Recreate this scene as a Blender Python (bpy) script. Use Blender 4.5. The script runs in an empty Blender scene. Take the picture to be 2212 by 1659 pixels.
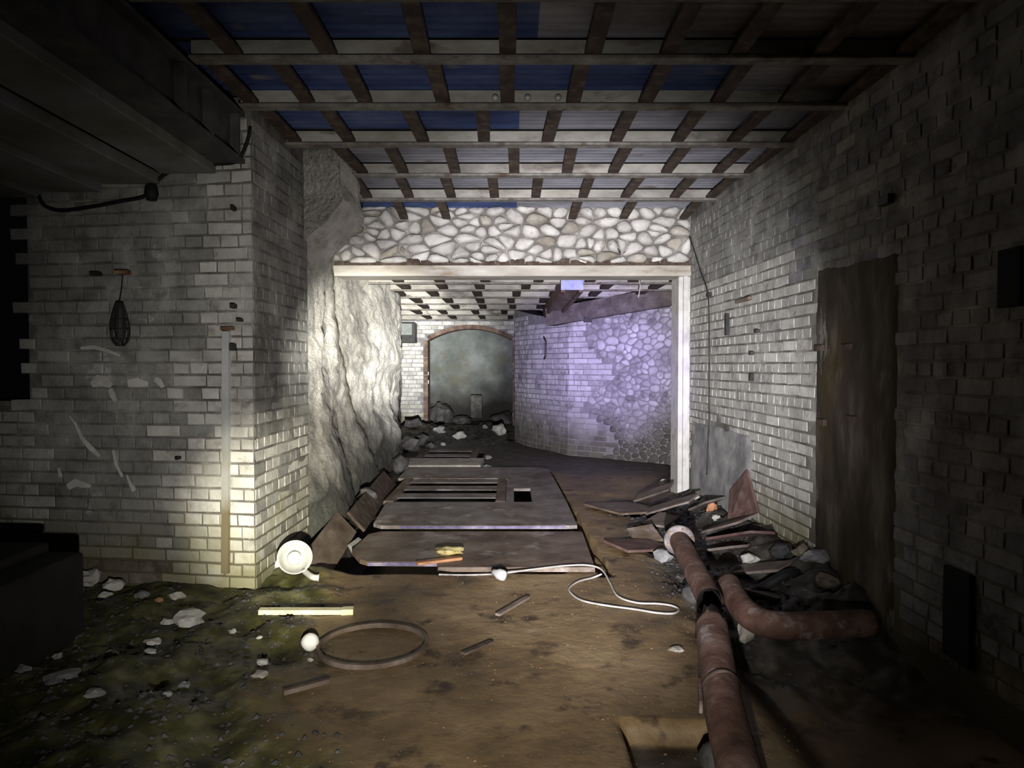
import bpy, math, random
import numpy as np
from mathutils import Vector, Matrix, noise as mnoise

# ------------------------------------------------------------------ camera
F = 1534.0; CX, CY = 1106.0, 829.5; HC = 1.4
PITCH = math.atan(39.5 / F)
scn = bpy.context.scene
col = scn.collection
cam_d = bpy.data.cameras.new('camera'); cam = bpy.data.objects.new('camera', cam_d); col.objects.link(cam)
cam_d.sensor_width = 36.0; cam_d.lens = 36.0 * F / 2212.0; cam_d.clip_start = 0.02; cam_d.clip_end = 200
cam.location = (0, 0, HC); cam.rotation_euler = (math.pi / 2 - PITCH, 0, 0)
scn.camera = cam

# pixel -> direction; a distance always comes from the floor, a wall or a depth of the room
def ray(px, py):
    xc = (px - CX) / F; yc = (CY - py) / F
    s, c = math.sin(PITCH), math.cos(PITCH)
    return Vector((xc, c + yc * s, -s + yc * c))
def PY(px, py, Y):
    d = ray(px, py); return Vector((0, 0, HC)) + d * (Y / d.y)
def PF(px, py, z=0.0):
    d = ray(px, py); return Vector((0, 0, HC)) + d * ((z - HC) / d.z)

# ------------------------------------------------------------------ world, light, exposure
w = bpy.data.worlds.new('world'); scn.world = w; w.use_nodes = True
w.node_tree.nodes['Background'].inputs[0].default_value = (0.5, 0.55, 0.7, 1)
w.node_tree.nodes['Background'].inputs[1].default_value = 0.0015
vs = scn.view_settings
vs.view_transform = 'Standard'; vs.look = 'None'; vs.gamma = 1; vs.use_curve_mapping = False
vs.exposure = 0.0

def torch(name, loc, target, watts, colour, half_deg, blend, radius):
    l = bpy.data.lights.new(name, 'SPOT'); l.energy = watts; l.color = colour
    l.spot_size = math.radians(half_deg * 2); l.spot_blend = blend; l.shadow_soft_size = radius
    o = bpy.data.objects.new(name, l); col.objects.link(o)
    o.location = loc; o.rotation_euler = (Vector(target) - Vector(loc)).to_track_quat('-Z', 'Y').to_euler()
    return o
TL = Vector((0.0, 0.15, 0.86))
torch('torch_wide', TL, PY(980, 930, 6.0), 390, (1.0, 0.96, 0.90), 39, 1.0, 0.02)
torch('torch_beam', TL + Vector((0.03, 0, 0)), PY(1240, 790, 7.5), 3300, (0.98, 0.96, 1.0), 23.5, 1.0, 0.02)
torch('torch_warm', TL + Vector((-0.04, 0, 0)), PY(655, 1095, 4.9), 2300, (1.0, 0.95, 0.76), 10, 1.0, 0.02)
torch('torch_rock', TL + Vector((-0.02, 0, 0)), PY(800, 710, 9.0), 7500, (1.0, 0.98, 0.88), 7.5, 1.0, 0.02)
torch('torch_far', TL + Vector((0.0, 0, 0.03)), PY(925, 770, 16.0), 14000, (1.0, 1.0, 0.96), 7, 1.0, 0.02)
torch('torch_violet', TL + Vector((0.05, 0, 0)), PY(1290, 780, 10.5), 5200, (0.40, 0.28, 1.0), 8.5, 1.0, 0.02)

# ------------------------------------------------------------------ materials
MATS = {}
def mat(name, stops, scale=6.0, detail=6.0, rough=0.8, bump=0.3, bdist=0.01, bscale=None,
        overlay=None, zoverlay=None, randv=0.0, metal=0.0, stretch=(1, 1, 1), spec=0.3, pos=True, trans=None):
    """stops: [(p, rgb)...] on a noise; overlay: (rgb, scale, lo, hi); zoverlay: (rgb, z_top, z_fade, scale)"""
    m = bpy.data.materials.new(name); m.use_nodes = True
    nt = m.node_tree; N, L = nt.nodes, nt.links
    b = N['Principled BSDF']
    b.inputs['Roughness'].default_value = rough; b.inputs['Metallic'].default_value = metal
    b.inputs['Specular IOR Level'].default_value = spec
    if pos:
        g = N.new('ShaderNodeNewGeometry').outputs['Position']
    else:
        g = N.new('ShaderNodeTexCoord').outputs['Object']
    mp = N.new('ShaderNodeMapping'); mp.inputs['Scale'].default_value = stretch; L.new(g, mp.inputs[0])
    n1 = N.new('ShaderNodeTexNoise'); n1.inputs['Scale'].default_value = scale; n1.inputs['Detail'].default_value = detail
    n1.inputs['Roughness'].default_value = 0.62
    L.new(mp.outputs[0], n1.inputs['Vector'])
    cr = N.new('ShaderNodeValToRGB'); L.new(n1.outputs['Fac'], cr.inputs[0])
    el = cr.color_ramp.elements
    while len(el) < len(stops): el.new(0.5)
    for e, (p, c) in zip(el, stops): e.position = p; e.color = (*c, 1)
    out = cr.outputs[0]
    def mix(fac, a, colour, mode='MIX'):
        mx = N.new('ShaderNodeMix'); mx.data_type = 'RGBA'; mx.blend_type = mode
        L.new(fac, mx.inputs[0]) if not isinstance(fac, float) else setattr(mx.inputs[0], 'default_value', fac)
        L.new(a, mx.inputs[6])
        if isinstance(colour, tuple): mx.inputs[7].default_value = (*colour, 1)
        else: L.new(colour, mx.inputs[7])
        return mx.outputs[2]
    def rng(v, a, bb, c=0.0, d=1.0):
        r = N.new('ShaderNodeMapRange'); r.inputs[1].default_value = a; r.inputs[2].default_value = bb
        r.inputs[3].default_value = c; r.inputs[4].default_value = d
        L.new(v, r.inputs[0]); return r.outputs[0]
    if overlay:
        for (c, s, lo, hi) in (overlay if isinstance(overlay, list) else [overlay]):
            n2 = N.new('ShaderNodeTexNoise'); n2.inputs['Scale'].default_value = s; n2.inputs['Detail'].default_value = 8
            n2.inputs['Roughness'].default_value = 0.65
            L.new(mp.outputs[0], n2.inputs['Vector'])
            out = mix(rng(n2.outputs['Fac'], lo, hi), out, c)
    if zoverlay:
        c, zt, zf, s = zoverlay
        sx = N.new('ShaderNodeSeparateXYZ'); L.new(g, sx.inputs[0])
        n3 = N.new('ShaderNodeTexNoise'); n3.inputs['Scale'].default_value = s; n3.inputs['Detail'].default_value = 6
        L.new(g, n3.inputs['Vector'])
        ma = N.new('ShaderNodeMath'); ma.operation = 'MULTIPLY_ADD'; ma.inputs[1].default_value = -1.2
        L.new(n3.outputs['Fac'], ma.inputs[0]); L.new(sx.outputs[2], ma.inputs[2])
        out = mix(rng(ma.outputs[0], zt - 0.6 + zf, zt - 0.6 - zf), out, c)
    if randv:
        oi = N.new('ShaderNodeObjectInfo')
        gain = rng(oi.outputs['Random'], 0, 1, 1 - randv, 1 + randv * 0.5)
        out = mix(1.0, out, gain, 'MULTIPLY')
    L.new(out, b.inputs['Base Color'])
    if bump:
        n4 = N.new('ShaderNodeTexNoise'); n4.inputs['Scale'].default_value = bscale or scale * 4
        n4.inputs['Detail'].default_value = 8; n4.inputs['Roughness'].default_value = 0.6
        L.new(mp.outputs[0], n4.inputs['Vector'])
        bp = N.new('ShaderNodeBump'); bp.inputs['Strength'].default_value = bump; bp.inputs['Distance'].default_value = bdist
        L.new(n4.outputs['Fac'], bp.inputs['Height']); L.new(bp.outputs[0], b.inputs['Normal'])
    if trans: b.inputs['Transmission Weight'].default_value = trans
    MATS[name] = m
    return m
M = MATS
mat('brick_white', [(0.3, (.34, .33, .31)), (0.5, (.52, .51, .48)), (0.7, (.66, .65, .61))], 5, overlay=((.22, .20, .17), 9, .56, .74), zoverlay=((.28, .265, .17), .32, .25, 4), randv=.22, bump=.5, bscale=45)
mat('brick_grey', [(0.3, (.20, .20, .19)), (0.5, (.31, .31, .29)), (0.72, (.46, .46, .43))], 4, overlay=[((.16, .15, .13), 6, .52, .70), ((.62, .62, .60), 2.6, .64, .70)], zoverlay=((.20, .19, .12), .30, .25, 4), randv=.25, bump=.5, bscale=45)
mat('brick_violet', [(0.3, (.30, .29, .30)), (0.5, (.48, .47, .48)), (0.7, (.62, .61, .63))], 3, overlay=((.17, .16, .16), 5, .54, .70), zoverlay=((.13, .12, .11), .55, .35, 3), randv=.2, bump=.5, bscale=40)
mat('brick_dark', [(0.3, (.14, .13, .13)), (0.5, (.24, .24, .25)), (0.72, (.36, .36, .37))], 4, overlay=((.07, .06, .05), 5, .54, .70), randv=.3, bump=.6, bscale=40)  # darker grey brick, used beyond and high above the blocked doorway
mat('brick_dirty', [(0.3, (.09, .075, .05)), (0.55, (.20, .17, .13)), (0.75, (.36, .34, .30))], 6, overlay=((.06, .05, .03), 5, .5, .7), randv=.3, bump=.6, bscale=40)
mat('brick_red', [(0.3, (.10, .055, .045)), (0.5, (.16, .10, .08)), (0.72, (.34, .27, .20))], 4, randv=.25, bump=.5)
mat('mortar', [(0.34, (.09, .085, .08)), (0.5, (.18, .17, .155)), (0.68, (.40, .39, .37))], 4, zoverlay=((.10, .09, .05), .4, .3, 4), bump=.6, bscale=60)
mat('mortar_pale', [(0.3, (.15, .145, .15)), (0.6, (.25, .24, .25)), (0.8, (.36, .35, .36))], 8, bump=.6, bscale=60)
mat('whitewash', [(0.3, (.42, .41, .39)), (0.5, (.58, .57, .55)), (0.7, (.70, .69, .66))], 5, overlay=((.27, .24, .21), 5, .58, .74), bump=.5, bscale=30)
mat('rock_wall', [(0.28, (.34, .33, .30)), (0.48, (.56, .54, .49)), (0.7, (.72, .70, .65))], 3.6, detail=10, stretch=(1, .4, 1), overlay=[((.26, .25, .20), 2.6, .58, .70), ((.40, .39, .36), 9, .54, .66)], zoverlay=((.085, .085, .075), .62, .30, 2.2), bump=1.0, bscale=34, bdist=.025)
mat('stone_white', [(0.3, (.42, .40, .37)), (0.5, (.58, .56, .53)), (0.7, (.70, .69, .66))], 7, overlay=((.30, .26, .20), 4, .58, .68), randv=.2, bump=.6, bscale=40)
mat('stone_tan', [(0.3, (.26, .23, .19)), (0.5, (.38, .35, .30)), (0.7, (.56, .53, .48))], 6, randv=.2, bump=.6, bscale=40)
mat('stone_violet', [(0.3, (.26, .25, .26)), (0.5, (.42, .41, .42)), (0.7, (.58, .57, .59))], 3, overlay=((.17, .16, .16), 4, .52, .66), zoverlay=((.10, .09, .085), .75, .4, 2), randv=.28, bump=.6, bscale=40)
mat('patch_stain', [(0.3, (.020, .017, .013)), (0.5, (.060, .048, .034)), (0.7, (.15, .13, .10))], 5, stretch=(1, 1, .35), overlay=[((.050, .036, .013), 2.6, .54, .62), ((.22, .21, .19), 3.4, .62, .68)], bump=.6, bscale=30)
mat('plaster_grey', [(0.3, (.13, .13, .13)), (0.5, (.24, .24, .24)), (0.7, (.38, .37, .36))], 5, overlay=((.45, .44, .42), 3, .60, .66), bump=.5, bscale=30)
mat('plaster_damp', [(0.25, (.075, .09, .083)), (0.5, (.165, .18, .172)), (0.75, (.27, .285, .278))], 2.2, detail=9, overlay=((.13, .13, .10), 1.2, .52, .66), zoverlay=((.030, .028, .025), .75, .35, 1.8), bump=.5, bscale=16)
mat('beam_steel', [(0.3, (.12, .11, .10)), (0.5, (.20, .19, .17)), (0.7, (.32, .31, .28))], 9, rough=.7, overlay=((.10, .06, .04), 7, .54, .68), bump=.4)
mat('board_pale', [(0.3, (.24, .22, .19)), (0.5, (.37, .355, .315)), (0.7, (.50, .485, .45))], 7, stretch=(.4, 1, 1), overlay=[((.12, .09, .075), 4, .55, .64), ((.20, .19, .17), 2, .50, .66)], bump=.4)
mat('strap_rust', [(0.3, (.035, .025, .019)), (0.5, (.07, .048, .036)), (0.7, (.14, .11, .085))], 12, bump=.5)
mat('sheet_blue', [(0.3, (.03, .045, .12)), (0.5, (.055, .085, .22)), (0.7, (.11, .15, .30))], 4, rough=.55, stretch=(.4, 1, 1), overlay=((.16, .16, .20), 6, .62, .72), bump=.2)
mat('sheet_grey', [(0.3, (.16, .16, .18)), (0.5, (.26, .26, .30)), (0.7, (.36, .36, .40))], 4, rough=.65, stretch=(.4, 1, 1), overlay=((.16, .12, .09), 5, .6, .7), bump=.2)
mat('girder_dark', [(0.3, (.035, .033, .032)), (0.5, (.065, .062, .06)), (0.7, (.11, .10, .095))], 6, rough=.7, bump=.4)
mat('soffit', [(0.3, (.11, .105, .075)), (0.5, (.17, .17, .16)), (0.7, (.22, .23, .27))], 2.4, bump=.3)
mat('timber_pale', [(0.3, (.30, .27, .22)), (0.5, (.44, .41, .36)), (0.7, (.60, .58, .53))], 6, stretch=(.25, 1, 1), overlay=((.20, .13, .07), 4, .58, .70), bump=.4)
mat('timber_brown', [(0.3, (.085, .06, .043)), (0.5, (.16, .12, .092)), (0.7, (.28, .235, .20))], 6, stretch=(1, .4, 1), bump=.5)
mat('timber_violet', [(0.3, (.06, .05, .045)), (0.5, (.11, .095, .085)), (0.7, (.19, .165, .155))], 6, bump=.4)
mat('batten', [(0.3, (.62, .55, .32)), (0.5, (.78, .73, .48)), (0.7, (.85, .82, .62))], 10, bump=.2)
mat('rust_pipe', [(0.3, (.045, .022, .016)), (0.5, (.105, .055, .040)), (0.72, (.21, .135, .11))], 7, detail=8, rough=.75, overlay=((.27, .225, .21), 5, .56, .68), bump=.5, bscale=40)
mat('pipe_flange', [(0.3, (.09, .075, .07)), (0.5, (.17, .15, .15)), (0.7, (.32, .29, .29))], 14, bump=.4)
mat('rust', [(0.3, (.09, .045, .025)), (0.5, (.18, .10, .055)), (0.72, (.32, .22, .14))], 9, rough=.75, bump=.5)
mat('rust_red', [(0.3, (.07, .04, .035)), (0.5, (.13, .075, .065)), (0.72, (.21, .15, .13))], 8, bump=.4)
mat('plate_brown', [(0.3, (.08, .055, .038)), (0.5, (.17, .125, .092)), (0.72, (.28, .23, .19))], 3.5, detail=9, rough=.55, overlay=[((.40, .36, .33), 2.4, .56, .68), ((.06, .04, .028), 3.3, .58, .68)], bump=.5, bscale=26)
mat('plate_grey', [(0.3, (.13, .11, .095)), (0.5, (.22, .195, .18)), (0.72, (.34, .31, .29))], 4, detail=9, rough=.55, overlay=[((.10, .07, .045), 1.6, .50, .62), ((.46, .43, .42), 3.2, .57, .68)], bump=.5, bscale=26)
mat('plate_edge_blue', [(0.3, (.08, .07, .12)), (0.5, (.17, .15, .25)), (0.7, (.34, .30, .36))], 8, bump=.3)
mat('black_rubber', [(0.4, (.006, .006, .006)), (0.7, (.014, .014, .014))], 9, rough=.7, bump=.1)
mat('dark_metal', [(0.4, (.02, .02, .02)), (0.7, (.05, .048, .045))], 9, rough=.6, bump=.3)
mat('dark_stone', [(0.4, (.006, .006, .006)), (0.7, (.016, .015, .014))], 5, rough=.9, bump=.4)
mat('white_enamel', [(0.3, (.36, .36, .34)), (0.6, (.50, .50, .48))], 6, rough=.3, bump=.05, spec=.5)
mat('white_bulb', [(0.3, (.62, .62, .60)), (0.6, (.72, .72, .70))], 6, rough=.15, bump=0, spec=.6)
mat('white_cable', [(0.3, (.28, .265, .245)), (0.6, (.46, .44, .41))], 14, rough=.6, bump=.1)
mat('white_shard', [(0.3, (.36, .35, .31)), (0.6, (.62, .61, .56))], 9, rough=.7, bump=.2, randv=.25)
mat('grey_box', [(0.3, (.15, .16, .155)), (0.6, (.22, .235, .23))], 4, rough=.6, bump=.1)
mat('blue_plate', [(0.3, (.25, .27, .50)), (0.6, (.40, .42, .66)), (0.8, (.5, .5, .7))], 9, rough=.6, bump=.2)
mat('rubble_dark', [(0.3, (.04, .038, .036)), (0.5, (.085, .08, .078)), (0.72, (.18, .17, .165))], 7, randv=.3, bump=.7)
mat('slate', [(0.3, (.10, .075, .065)), (0.5, (.17, .135, .12)), (0.72, (.27, .235, .215))], 6, randv=.25, bump=.4)
mat('orange_tile', [(0.3, (.32, .14, .06)), (0.6, (.50, .26, .13))], 14, randv=.1, bump=.3)
mat('yellow_paper', [(0.35, (.12, .10, .05)), (0.5, (.50, .40, .14)), (0.7, (.66, .58, .32))], 18, bump=.3)
mat('plaster_pipe', [(0.3, (.22, .19, .13)), (0.6, (.34, .31, .25))], 8, bump=.2)
mat('conduit_white', [(0.3, (.42, .43, .43)), (0.6, (.54, .55, .55))], 6, rough=.6, zoverlay=((.15, .125, .075), .70, .22, 3), bump=.15)

# floor: brown silt, paler dried patches, green moss to the left
def floor_mat():
    m = mat('floor_silt', [(0.30, (.10, .066, .030)), (0.48, (.22, .148, .070)), (0.66, (.33, .235, .125)), (0.8, (.44, .35, .21))],
            1.7, detail=11, rough=.55, overlay=[((.07, .046, .024), 4, .55, .64), ((.33, .29, .25), 2.1, .64, .78)], bump=.6, bscale=13, bdist=.015, spec=.4)
    nt = m.node_tree; N, L = nt.nodes, nt.links; b = N['Principled BSDF']
    src = b.inputs['Base Color'].links[0].from_socket
    va = N.new('ShaderNodeVertexColor'); va.layer_name = 'ground'
    n = N.new('ShaderNodeTexNoise'); n.inputs['Scale'].default_value = 7; n.inputs['Detail'].default_value = 8
    L.new(N.new('ShaderNodeNewGeometry').outputs['Position'], n.inputs['Vector'])
    ramp = N.new('ShaderNodeValToRGB'); L.new(n.outputs['Fac'], ramp.inputs[0])
    e = ramp.color_ramp.elements; e.new(.5)
    for k, (p, c) in enumerate([(.34, (.018, .018, .008)), (.52, (.062, .062, .018)), (.72, (.18, .17, .085))]): e[k].position = p; e[k].color = (*c, 1)
    sp = N.new('ShaderNodeSeparateColor'); L.new(va.outputs[0], sp.inputs[0])
    mx = N.new('ShaderNodeMix'); mx.data_type = 'RGBA'; L.new(sp.outputs[0], mx.inputs[0]); L.new(src, mx.inputs[6]); L.new(ramp.outputs[0], mx.inputs[7])
    mx2 = N.new('ShaderNodeMix'); mx2.data_type = 'RGBA'; L.new(sp.outputs[1], mx2.inputs[0]); L.new(mx.outputs[2], mx2.inputs[6])
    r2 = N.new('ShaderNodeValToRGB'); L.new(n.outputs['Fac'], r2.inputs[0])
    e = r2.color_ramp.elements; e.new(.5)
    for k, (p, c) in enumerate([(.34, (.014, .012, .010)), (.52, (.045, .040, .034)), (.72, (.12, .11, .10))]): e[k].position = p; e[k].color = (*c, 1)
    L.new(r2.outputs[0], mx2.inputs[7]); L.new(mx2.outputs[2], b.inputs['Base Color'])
floor_mat()

# ------------------------------------------------------------------ builders
rnd = random.Random(7)
def link(name, me, m=None, parent=None):
    if m and not me.materials: me.materials.append(M[m])
    o = bpy.data.objects.new(name, me); col.objects.link(o)
    if parent: o.parent = parent
    return o
def tag(o, label=None, cat=None, group=None, kind=None):
    if label: o['label'] = label
    if cat: o['category'] = cat
    if group: o['group'] = group
    if kind: o['kind'] = kind
    return o
def empty(name, loc, label=None, cat=None, group=None):
    o = bpy.data.objects.new(name, None); col.objects.link(o); o.location = loc; o.empty_display_size = .1
    return tag(o, label, cat, group)

class MB:
    def __init__(s): s.v = []; s.f = []
    def add(s, vs, fs):
        k = len(s.v); s.v += [tuple(v) for v in vs]; s.f += [tuple(i + k for i in f) for f in fs]; return s
    def box(s, lo, hi, bev=0.0):
        (x0, y0, z0), (x1, y1, z1) = lo, hi
        if bev <= 0:
            return s.add([(x0, y0, z0), (x1, y0, z0), (x1, y1, z0), (x0, y1, z0), (x0, y0, z1), (x1, y0, z1), (x1, y1, z1), (x0, y1, z1)],
                         [(0, 3, 2, 1), (4, 5, 6, 7), (0, 1, 5, 4), (1, 2, 6, 5), (2, 3, 7, 6), (3, 0, 4, 7)])
        b = bev; vs = []
        for z, i in ((z0, b), (z0 + b, 0), (z1 - b, 0), (z1, b)):
            vs += [(x0 + i, y0 + i, z), (x1 - i, y0 + i, z), (x1 - i, y1 - i, z), (x0 + i, y1 - i, z)]
        fs = [(3, 2, 1, 0), (12, 13, 14, 15)]
        for k in range(3):
            for j in range(4):
                fs.append((k * 4 + j, k * 4 + (j + 1) % 4, k * 4 + 4 + (j + 1) % 4, k * 4 + 4 + j))
        return s.add(vs, fs)
    def bar(s, a, b, wdt, h, up=(0, 0, 1)):
        a, b = Vector(a), Vector(b); d = (b - a).normalized(); up = Vector(up)
        side = d.cross(up).normalized(); up2 = side.cross(d)
        vs = []
        for p in (a, b):
            for sx, sz in ((-1, -1), (1, -1), (1, 1), (-1, 1)): vs.append(p + side * sx * wdt / 2 + up2 * sz * h / 2)
        return s.add(vs, [(0, 1, 2, 3), (7, 6, 5, 4), (0, 4, 5, 1), (1, 5, 6, 2), (2, 6, 7, 3), (3, 7, 4, 0)])
    def tube(s, pts, r, n=8, closed=False, caps=True):
        pts = [Vector(p) for p in pts]; m = len(pts)
        rs = r if isinstance(r, (list, tuple)) else [r] * m
        rings = []; prev = None
        for i in range(m):
            if closed: t = pts[(i + 1) % m] - pts[i - 1]
            else: t = pts[min(i + 1, m - 1)] - pts[max(i - 1, 0)]
            t.normalize()
            if prev is None:
                a = Vector((0, 0, 1)) if abs(t.z) < .9 else Vector((1, 0, 0)); nrm = (a - t * a.dot(t)).normalized()
            else: nrm = (prev - t * prev.dot(t)).normalized()
            prev = nrm; bn = t.cross(nrm)
            rings.append([pts[i] + (nrm * math.cos(q * 2 * math.pi / n) + bn * math.sin(q * 2 * math.pi / n)) * rs[i] for q in range(n)])
        fs = []
        mm = m if closed else m - 1
        for i in range(mm):
            j = (i + 1) % m
            for q in range(n): fs.append((i * n + q, i * n + (q + 1) % n, j * n + (q + 1) % n, j * n + q))
        if caps and not closed: fs += [tuple(range(n))[::-1], tuple((m - 1) * n + q for q in range(n))]
        return s.add([v for R in rings for v in R], fs)
    def lathe(s, prof, n=20, mtx=None):
        vs = []; fs = []
        for (r, z) in prof:
            for q in range(n):
                a = 2 * math.pi * q / n; vs.append(Vector((r * math.cos(a), r * math.sin(a), z)))
        for i in range(len(prof) - 1):
            for q in range(n): fs.append((i * n + q, i * n + (q + 1) % n, (i + 1) * n + (q + 1) % n, (i + 1) * n + q))
        if mtx: vs = [mtx @ v for v in vs]
        return s.add(vs, fs)
    def prism(s, poly, z0, z1):
        n = len(poly)
        vs = [(x, y, z0) for x, y in poly] + [(x, y, z1) for x, y in poly]
        return s.add(vs, [tuple(range(n))[::-1], tuple(range(n, 2 * n))] + [(i, (i + 1) % n, n + (i + 1) % n, n + i) for i in range(n)])
    def mesh(s, name, m=None, smooth=False):
        me = bpy.data.meshes.new(name); me.from_pydata(s.v, [], s.f); me.update()
        if m: me.materials.append(M[m])
        if smooth: me.polygons.foreach_set('use_smooth', [True] * len(me.polygons))
        return me
    def build(s, name, m, parent=None, smooth=False, origin=None):
        if origin is None and parent is not None and parent.type == 'EMPTY': origin = parent.location
        if origin is not None:
            o_ = Vector(origin); s.v = [tuple(Vector(v) - o_) for v in s.v]
        o = link(name, s.mesh(name, m, smooth), None, parent)
        if origin is not None and parent is None: o.location = origin
        return o

def spline(pts, sub=8):
    P = [Vector(p) for p in pts]; out = []
    for i in range(len(P) - 1):
        p0 = P[max(i - 1, 0)]; p1 = P[i]; p2 = P[i + 1]; p3 = P[min(i + 2, len(P) - 1)]
        for k in range(sub):
            t = k / sub
            out.append(.5 * ((2 * p1) + (p2 - p0) * t + (2 * p0 - 5 * p1 + 4 * p2 - p3) * t * t + (3 * p1 - p0 - 3 * p2 + p3) * t ** 3))
    out.append(P[-1]); return out

def inframe(p, margin=30):
    q = Vector(p) - Vector((0, 0, HC)); s, c = math.sin(PITCH), math.cos(PITCH)
    fz = q.y * c - q.z * s; uy = q.y * s + q.z * c
    if fz < .1: return False
    x = CX + F * q.x / fz; y = CY - F * uy / fz
    return -margin < x < 2212 + margin and -margin < y < 1659 + margin
def smooth01(a, b, x):
    t = np.clip((x - a) / (b - a), 0, 1); return t * t * (3 - 2 * t)

# ---------- bricks
BL, BH, BD = .222, .070, .045
BMESH = {}
def brick_mesh(kind, var, mname):
    key = (kind, var, mname)
    if key in BMESH: return BMESH[key]
    r = random.Random(hash((kind, var)) % 9999 + 3)
    L_ = BL if kind == 's' else BL / 2 - .006
    b = .004; mb = MB()
    j = lambda a=.0025: r.uniform(-a, a)
    x, z = L_ / 2, BH / 2
    vs = []
    for yy, ins in ((-BD, 0), (-b, 0), (0, b)):
        for sx, sz in ((-1, -1), (1, -1), (1, 1), (-1, 1)):
            vs.append((sx * (x - ins) + j(), yy + (j() if yy > -BD else 0), sz * (z - ins) + j()))
    fs = [(8, 11, 10, 9)]
    for k in range(2):
        for q in range(4): fs.append((k * 4 + q, k * 4 + 4 + q, k * 4 + 4 + (q + 1) % 4, k * 4 + (q + 1) % 4))
    mb.add(vs, fs)
    BMESH[key] = mb.mesh('brick', mname); return BMESH[key]

def lay_bricks(parent, O, n, length, z0, z1, mask, course=.079, maxn=300, headers=(1,), period=2, seed=1, hs=1.0, proud=.005, ls=1.0):
    O = Vector(O); n = Vector(n).normalized(); u = n.cross(Vector((0, 0, 1))); Z = Vector((0, 0, 1))
    r = random.Random(seed); items = []
    nc = int((z1 - z0) / course)
    for i in range(nc):
        zc = z0 + (i + .5) * course
        hd = (i % period) in headers
        step = (BL / 2 if hd else BL) * ls + .008
        x = -r.uniform(0, 1) * step if not hd else -r.uniform(0, .5) * step
        while x < length:
            a, b = max(x, 0), min(x + step, length); x += step
            if b - a < .03: continue
            mname = mask((a + b) / 2, zc)
            if not mname: continue
            items.append(((a + b) / 2, zc, b - a - .010, 'h' if (hd or (b - a) < step * .6) else 's', mname))
    objs = []
    for (uc, zc, wd, k, mname) in items:
        p = O + u * uc + Z * zc
        q = p - Vector((0, 0, HC)); area = wd * abs(n.dot(q.normalized())) / q.length_squared if inframe(p) else -1.0 / q.length_squared
        L_ = BL if k == 's' else BL / 2 - .006
        S = Matrix.Diagonal((wd / L_, 1, (course - .0115) / BH * hs * r.uniform(.96, 1.02), 1))
        Rm = Matrix((( u.x, n.x, 0), (u.y, n.y, 0), (u.z, n.z, 1))).to_4x4()
        T = Matrix.Translation(p + n * (proud + r.uniform(-.0018, .0018)) + Z * r.uniform(-.0015, .0015))
        tilt = Matrix.Rotation(r.gauss(0, .005), 4, 'Z') @ Matrix.Rotation(r.gauss(0, .008), 4, 'Y')
        objs.append((area, T @ Rm @ tilt @ S, k, mname, r.randrange(4)))
    objs.sort(key=lambda t: -t[0])
    rest = {}
    for i, (area, mtx, k, mname, var) in enumerate(objs):
        me = brick_mesh(k, var, mname)
        if i < maxn and area > 0:
            o = bpy.data.objects.new('brick', me); col.objects.link(o); o.parent = parent; o.matrix_local = mtx
        else:
            rest.setdefault('all', []).append((me, mtx, mname))
    if rest:
        mb = MB(); mi = []; names = []
        for me, mtx, mname in rest['all']:
            if mname not in names: names.append(mname)
            mb.add([mtx @ v.co for v in me.vertices], [tuple(p.vertices) for p in me.polygons]); mi += [names.index(mname)] * len(me.polygons)
        me = mb.mesh('brickwork')
        for nm in names: me.materials.append(M[nm])
        me.polygons.foreach_set('material_index', mi)
        o = link('brickwork', me, None, parent); o['kind'] = 'stuff'
    return len(objs)

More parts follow.
